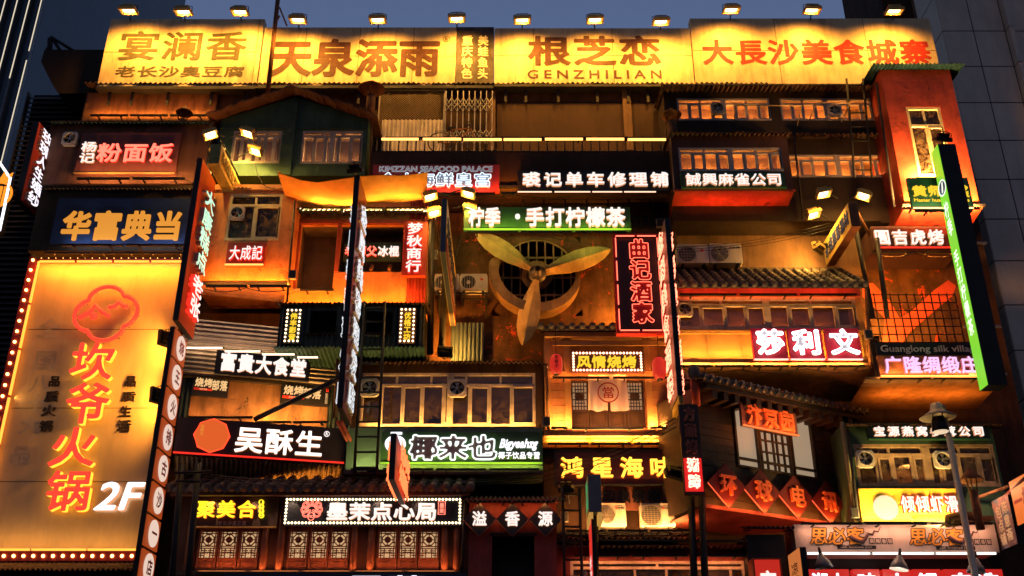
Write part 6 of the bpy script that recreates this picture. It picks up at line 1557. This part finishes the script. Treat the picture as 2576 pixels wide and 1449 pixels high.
# ------------------------------------------------------------------ green corner house, bottom right
f = R((2140, 1064, 2518, 1316), 25.6)
wr = f.rc((2153, 1117, 2534, 1224)); wr = (wr[0], min(wr[1], f.W - .06), wr[2], wr[3])
t = house('green_house', f, 'green corner house with a six sash window bank over the yellow sign', 1.6, [green, M('room_brown', (0, 0, 0))], [(*wr, .7)], 'house')
window(t, *wr, [0, .15, .27, .4, .51, .6, .74, .87, 1], .26, M('amber_frame', (.45, .3, .17), .6, 0, .3, .5, 5), dirty, posts=(4,), t=.09)
m = MB(); m.lathe([(.01, .16), (.1, .12), (.26, 0), (.24, 0), (.01, .08)], (0, 0, 0), 0, 18); m.obj('lamp_shade', M('enamel_white', (.7, .65, .55), .4), t, (wr[0] + (wr[1] - wr[0]) * .4, .32, wr[3] - .52)); light('POINT', t, (wr[0] + (wr[1] - wr[0]) * .4, .32, wr[3] - .55), 4, (1, .6, .25), radius=.06)
m = MB(); m.cyl((-.06, -.06, 0), (-.06, -.06, f.H), .06, .06, 0, 8); m.obj('corner_pipe', M('khaki_pipe', (.25, .22, .1), .5), t)
eave((2128, 1060, 2530, 1069), 25.3, .9, .22, 'black corrugated eave over the 宝源燕窝 sign', rustsheet, .12, .025)
sign((2183, 1067, 2488, 1106), 25.4, 'dark green sign reading 宝源燕窝參茸公司 in white', M('very_dark_green', (.012, .03, .018), .5), [('宝源燕窝參茸公司', (2194, 1070, 2478, 1101), wht, whs, {'bold': .035, 'd': .08, 'fill': .82})], T=.1, lip=M('green_trim', (.03, .12, .05), .5))
exhaust_fan(P(2176, 1155, 25.45), .45, 'cream exhaust fan at the left of the six sash window'); exhaust_fan(P(2371, 1157, 25.45), .45, 'cream exhaust fan in the middle of the six sash window')
yb = E('yellow_lightbox', (1, .5, .03), .75)
t, f2 = sign((2164, 1229, 2425, 1311), 25.35, 'bright yellow lit sign reading 倾倾虾滑 over QINGQINGXIAHUA', M('bright_yellow_board', (.85, .55, .06), .5, 0, .06, .1, 1.5), [('倾倾虾滑', (2264, 1246, 2410, 1292), E('white_pink', (1, .85, .8), 1.1), redside, {'bold': .025, 'd': .1}), ('QINGQINGXIAHUA', (2298, 1295, 2402, 1306), M('brown_ink', (.3, .1, .02), .5), M('brown_ink', (0, 0, 0)), {'d': .03, 'bold': .02})], T=.14, lip=E('lip_yellow', (1, .7, .05), 1.2))
c = f2.uv(2227, 1278); MB().disc(c, .31, -.05, -.003, 0, 24).obj('round_emblem', E('emblem_cream', (1, .78, .6), .75), t)
washers(2170, 2420, 1315, 25.0, 18, 'under the yellow 倾倾虾滑 sign', 2, (1, .62, .16), tilt=28)
p = P(2396, 1306, 24.6); flood(p, (-.35, .7, .62), 'tilted floodlight at the foot of the yellow 倾倾虾滑 sign', p + Vector((.3, .1, -.2)), .42, 130, (1, .6, .18), 2.4, .5, True, 'floodlights on the fan wall')
# hotpot band sign
f = R((2000, 1319, 2508, 1389), 25.0)
pb = M('pinkish_signboard', (.5, .38, .33), .55, 0, .08, .4, 1.2, .05); ob = M('orange_print', (.6, .25, .03), .6)
t, f = sign((2000, 1319, 2508, 1389), 25.0, 'long pinkish signboard repeating 思必客 and spk incense pot', pb, [], T=.9)
def logo(u0, v0):
    q = f.rc((u0, v0, u0 + 136, v0 + 45)); m = MB(); m.text('思必客', *q, -.001, .008, bold=.05, sh=.15, fill=1.02); m.obj('lettering', [ob, ob], t)
    m = MB(); m.text('思必客', *q, -.006, .006, bold=.055, sh=.15, fill=1.02, neon=.009); m.obj('letter_outline', black, t)
    m = MB()
    cc = f.uv(u0 + 110, v0 + 26); m.tube([(cc[0] + x, -.012, cc[1] + z) for x, z in ((-.1, .02), (.05, -.08), (.2, -.12), (.28, -.02), (.36, .1), (.46, .06), (.52, .16), (.6, .13), (.68, .24))], lambda k: .05 * (1 - k) + .008, 0, 6); m.obj('smoke_mark', M('plum_print', (.06, .02, .03), .5), t)
    for i, ch in enumerate('麻辣香锅'):
        q = f.rc((u0 + 148 + i * 15.3, v0 + 28, u0 + 161.5 + i * 15.3, v0 + 43)); m = MB(); m.box(q[0], q[1], -.006, -.001, q[2], q[3]); bx = m.obj('black_tile', black, t)
        m = MB(); m.text(ch, q[0] + .01, q[1] - .01, q[2] + .01, q[3] - .01, -.0065, .004); m.obj('lettering', [pb, pb], bx)
    q = f.rc((u0 + 68, v0 + 46.5, u0 + 166, v0 + 55)); m = MB(); m.box(q[0], q[1], -.006, -.001, q[2], q[3]); bx = m.obj('black_strip', black, t)
    m = MB(); m.text('spk incense pot', q[0] + .08, q[1] - .1, q[2] + .015, q[3] - .015, -.0065, .004); m.obj('lettering', [pb, pb], bx)
logo(2038, 1326); logo(2287, 1328)
washers(2010, 2500, 1317, 24.75, 2.2, 'along the top of the pinkish signboard', 3, (1, .5, .3), up=False, tilt=30)
leds([(2030, 2190, 1392), (2192, 2350, 1392), (2352, 2505, 1392)], 24.9, 'under the pinkish signboard', E('tube_white', (1, .93, .85), 1.8), th=.025)
f = R((2000, 1400, 2510, 1700), 25.9); f.H += f.o.z; f.o.z = 0; house('food_stall', f, 'black stall wall behind the red lit menu boxes', .5, [black], cat='shop')
m = MB()
for i, (u0, u1, tt) in enumerate(((2033, 2139, '湘小'), (2148, 2216, '味'), (2224, 2294, '火'), (2300, 2370, '锅'), (2378, 2526, '自选'))):
    rr = (u0, 1432, u1, 1490); fq = R(rr, 25.4)
    t, _ = sign(rr, 25.4, f'{ordn(i, 5)} red lit menu box with white lettering {tt} at the bottom right', E('menu_red', (1, .03, .02), .55), [(tt, (u0 + 8, 1440, u1 - 8, 1486), E('white_blueish', (.85, .9, 1), 2.2), cools, {'bold': .04})], T=.2, group='red menu boxes')
for i, (u, v) in enumerate(((2070, 1416), (2262, 1420), (2455, 1427))):
    p = P(u, v, 24.7); t = thing('pendant_lamp', p, f'{ordn(i, 3)} grey pendant lamp under the pinkish signboard', 'lamp', 'pendant lamps'); t.rotation_euler = (0, rad((-8, 12, 8)[i]), 0)
    m = MB(); m.lathe([(.05, .22), (.08, .15), (.17, .02), (.22, -.12), (.215, -.12), (.16, .02), (.07, .14), (.01, .15)], (0, 0, 0), 0, 20); m.obj('shade', M('enamel_grey', (.25, .24, .22), .35, .3, .2), t)
    m = MB(); m.cyl((0, 0, .2), (0, 0, .38), .045, .03, 0, 10); m.disc((0, 0), .08, .0, .03); m.obj('socket', dark, t); MB().sph((0, 0, -.02), .07, 0, 10, 6).obj('light_bulb', E('pendant_bulb', (1, .8, .6), 1.), t)
light('POINT', None, tuple(P(2262, 1440, 24.6)), 6, (1, .8, .65), radius=.2).name = 'pendant_light'
# black shop and red sign at the bottom
f = R((1893, 1345, 1992, 1700), 25.1); f.H += f.o.z; f.o.z = 0; house('black_booth', f, 'black booth with teal rim left of the pinkish signboard', 1, [black], cat='booth')
eave((1880, 1321, 2000, 1327), 24.8, .8, .15, 'teal rippled awning over the black booth', teal, .12, .03)
t, f = sign((1901, 1408, 1965, 1500), 24.5, 'red lit box sign showing the top of a white 京', E('red_box', (1, .04, .02), .5), [('京', (1912, 1434, 1956, 1490), wht, whs, {'bold': .04})], T=.5, rim=redp)
f = SIDE(2014, 1985, 1430, 25.2, 1376, 1520)
t = flat_sign(f, 'orange printed projecting sign with a black frame at the bottom right', .16, E('orange_print_lit', (1, .28, .07), .55), black, end=black)
m = MB(); m.text('凉茶铺', f.W * .2, f.W * .8, f.H * .1, f.H * .8, -.002, .006, vert=True, bold=.01); m.obj('lettering', [blk, blk], t)
# right edge lightboxes
f = SIDE(2549, 2508, 1333, 25.2, 1240, 1368)
t = flat_sign(f, 'worn lightbox reading 陈意斋包点铺 hanging from a red bar', .2, M('worn_face', (.3, .16, .15), .5, 0, .5, .6, 2.5, stain=(.1, .13, .2), stain_s=1.4, stain_t=.5), black)
of = E('pale_orange_print', (1, .5, .22), .6)
m = MB(); m.text('陈意斋', f.W * .52, f.W * .88, f.H * .1, f.H * .9, -.002, .006, vert=True, bold=.015); m.text('包点铺', f.W * .12, f.W * .48, f.H * .06, f.H * .86, -.002, .006, vert=True, bold=.015); m.obj('lettering', [of, of], t)
light('AREA', t, (f.W / 2, -.5, f.H + .2), 6, (1, .5, .25), (rad(50), 0, 0), 1, .1)
f = SIDE(2600, 2550, 1275, 24.1, 1185, 1300)
t = flat_sign(f, 'orange lightbox with red brush characters cut by the right edge', .2, E('orange_lightbox', (1, .2, .03), .75), black)
m = MB(); m.text('一棍', f.W * .05, f.W * .95, f.H * .25, f.H * .75, -.002, .006, bold=.05); m.obj('lettering', [M('brush_red', (.6, .02, .01), .5)] * 2, t)
pole(P(2500, 1276, 25.3), P(2610, 1175, 22.6), .05, 'red steel bar carrying the hanging lightboxes', 'bar', 'sign_bar', M('red_bar', (.2, .04, .03), .5), 6)
pole(P(2450, 1255, 25.5), P(2560, 1215, 24.0), .04, 'rusty brace between the green house and the red bar', 'brace', 'sign_brace', rust, 6)
# lamp post
lp = P(2425, 1300, 23.4); base = Vector((lp.x, lp.y, 0)); topz = P(2385, 1090, 23.4).z
t = thing('street_lamp', base, 'tall grey street lamp post with a wide conical shade', 'street lamp')
grey = M('post_paint', (.5, .46, .36), .35, .3, .15, .3, 3, .03)
m = MB(); m.cyl((0, 0, 0), (0, 0, topz), .095, .07, 0, 14); m.obj('post', grey, t)
h = P(2359, 1047, 23.2) - base; m = MB(); m.tube([(0, 0, topz - .02), (-.02, -.05, h.z + .3), (h.x * .6, h.y * .6, h.z + .34), (h.x, h.y, h.z + .25)], .045, 0, 8); m.obj('neck', grey, t)
m = MB(); m.lathe([(.02, .34), (.12, .3), (.15, .16), (.2, .1), (.42, -.03), (.41, -.04), (.18, .06), (.02, .1)], (0, 0, 0), 0, 28); m.obj('shade', M('shade_enamel', (.4, .36, .28), .4, .2, .2), t, tuple(h))
m = MB(); m.cyl((0, 0, -.02), (0, 0, -.12), .13, .16, 0, 12); m.cyl((0, 0, -.12), (0, 0, -.38), .16, .2, 0, 12)
for k in range(4): q = k * math.pi / 2 + .4; m.tube([(.14 * math.cos(q), .14 * math.sin(q), .05), (.22 * math.cos(q), .22 * math.sin(q), -.4)], .012, 0, 4)
m.obj('lantern_cage', dark, t, tuple(h)); m = MB(); m.cyl((0, 0, -.38), (0, 0, -.4), .19, .17, 0, 14); m.obj('lens', E('dim_lens', (1, .75, .5), .8), t, tuple(h))
# tapered cowls
chimney((464, 284), 26.4, .28, .26, 'small rusty conical cowl on the teal awning', .1, .4); chimney((935, 224), 26.2, .34, .42, 'rusty conical cowl on twin flues at the green gable', .14, 1.0)
chimney((1688, 290), 25.6, .26, .32, 'dark conical cowl at the corner of the top storey', .16, .9); chimney((2443, 1208), 24.5, .32, .3, 'big pale conical cowl on a red lit flue right of the yellow sign', .1, 1.2)
t = thing('gas_ring_shelf', P(2400, 1308, 24.7), 'blackened steel shelf below the pale conical cowl', 'shelf'); m = MB(); m.box(0, .95, 0, .5, 0, .05); m.box(0, .95, -.03, -.002, -.02, .09); m.lathe([(.2, .05), (.24, .2), (.2, .2)], (.4, .25, 0), 0, 14); m.obj('tray', rust, t)
# utility poles, wires
pole(P(457, 1168, 23.8), P(420, 1600, 23.8), .075, 'left black utility pole beside the circles sign', 'utility pole', 'utility_pole', black, 10); pole(P(499, 1165, 23.8), P(460, 1600, 23.8), .075, 'right black utility pole before 聚美合', 'utility pole', 'utility_pole', black, 10)
pole(P(438, 1190, 23.7), P(531, 1186, 23.7), .035, 'upper crossarm of the black utility poles', 'crossarm', 'crossarm', black, 6); pole(P(443, 1210, 23.7), P(505, 1212, 23.7), .03, 'lower crossarm of the black utility poles', 'crossarm', 'crossarm', black, 6)
a = P(500, 1190, 23.7); b = P(895, 1200, 24.8); c = P(1370, 1195, 25.4); d = P(1700, 1050, 24.0)
for i, l in enumerate(('uppermost', 'middle', 'lowest')):
    o = Vector((0, 0, -.06 * i)); wire([a + o, b + o, c + o], f'{l} black cable sagging from the utility poles past the dim sum eaves', .12, .011)
    wire([c + o * 2 + Vector((0, 0, .1)), d + o * 2], f'{l} black cable climbing to the 方燕烤猪蹄 sign', .15, .011)
    wire([P(1560, 620 + 5 * i, 25.6), P(2140, 545 + 8 * i, 25.2)], f'{l} thin black cable across the ochre wall', .35, .008)
wire([P(1240, 560, 26.9), P(1545, 620, 26.3)], 'slack black cable in front of the giant fan', .12, .01); wire([P(1180, 530, 25.9), P(1110, 770, 25.6)], 'thin cable hanging down the orange bay', .05, .01)

# ------------------------------------------------------------------ clutter: conduits, boxes, loops of cable
for u0, v0, u1, v1, Y, r_, l in ((533, 312, 515, 462, 25.75, .035, 'left of the green house'), (936, 300, 930, 440, 25.9, .03, 'right of the green house'), (1083, 500, 1078, 765, 25.6, .04, 'beside the orange bay'),
        (742, 505, 722, 760, 25.0, .03, 'between the orange house and the bay'), (1694, 560, 1712, 700, 26.6, .04, 'left of the air conditioners on the ochre wall'), (1692, 722, 1700, 915, 25.5, .04, 'at the left edge of the tiled house'),
        (2178, 722, 2190, 925, 25.5, .045, 'at the right edge of the tiled house'), (1374, 915, 1380, 1080, 25.75, .04, 'between the tall windows and the pavilion'), (2205, 210, 2250, 520, 25.0, .035, 'along the left side of the red tower'),
        (1996, 335, 2020, 550, 25.9, .03, 'right of the mahjong box bay'), (1700, 1110, 1712, 1320, 25.9, .04, 'right of the yellow seafood sign'), (1172, 1262, 1160, 1449, 25.2, .045, 'left of the maroon gate house'),
        (850, 905, 842, 1050, 25.6, .05, 'behind the maroon neon sign'), (2132, 1080, 2160, 1310, 25.4, .04, 'left of the green corner house'), (880, 915, 872, 1075, 25.8, .035, 'left of the tall window bank'), (1480, 545, 1478, 600, 26.6, .03, 'above the giant fan')):
    pole(P(u0, v0, Y), P(u1, v1, Y), r_, f'thin upright conduit {l}', 'pipe', 'conduit', random.choice((dark, rust, dark)), 8)
for u, v, Y, l in ((520, 440, 25.7, 'right of the 粉面饭 sign'), (735, 690, 24.95, 'at the corner of the orange house'), (1092, 640, 26.2, 'above the half hidden air conditioner'), (1660, 560, 26.3, 'left of the ochre wall'),
        (1690, 905, 25.45, 'low on the ochre house'), (2186, 840, 25.4, 'at the right corner of the ochre house'), (1375, 1060, 25.7, 'left of the pavilion'), (1420, 1300, 25.8, 'left of the air conditioner rack'), (1165, 1225, 25.3, 'over the gate house eave'), (868, 1070, 25.4, 'above the coconut drink sign box'), (2150, 1290, 25.3, 'left of the yellow 倾倾虾滑 sign'), (945, 470, 25.6, 'under the terrace')):
    t = thing('junction_box', P(u, v, Y), f'small grey junction box {l}', 'junction box', 'junction boxes'); MB().box(-.1, .1, 0, .1, -.13, .13).obj('body', greysheet, t); MB().box(-.085, .085, -.012, -.001, -.11, .11).obj('lid', dark, t)
for pts, l in (((( 470, 452, 25.3), (525, 462, 25.3), (540, 500, 25.0)), 'looping from the 粉面饭 sign to the strip sign'), (((640, 410, 25.2), (665, 466, 25.1), (720, 470, 25.1)), 'looping below the green house floodlights'),
        (((1095, 545, 25.3), (1105, 620, 25.8), (1086, 700, 26.1)), 'dropping from the floodlights to the air conditioners'), (((1700, 925, 25.4), (1860, 930, 25.4), (2030, 927, 25.4), (2185, 930, 25.4)), 'running along the ledge of the ochre house'),
        (((1410, 1340, 25.6), (1560, 1344, 25.6), (1740, 1340, 25.6)), 'under the air conditioner rack'), (((945, 489, 25.6), (1100, 492, 25.6), (1290, 490, 25.6), (1480, 491, 25.6), (1680, 490, 25.6)), 'strung along the terrace underside'),
        (((2200, 640, 25.4), (2300, 636, 25.4), (2400, 641, 25.4)), 'under the 圓吉虎烤 sign box'), (((515, 727, 24.9), (620, 724, 24.9), (730, 727, 24.9)), 'under the orange house'), (((885, 1200, 25.4), (1100, 1204, 25.4), (1360, 1200, 25.4)), 'under the coconut drink sign box')):
    wire([P(*q) for q in pts], f'thin black cable {l}', .1, .012, 'loose cables')
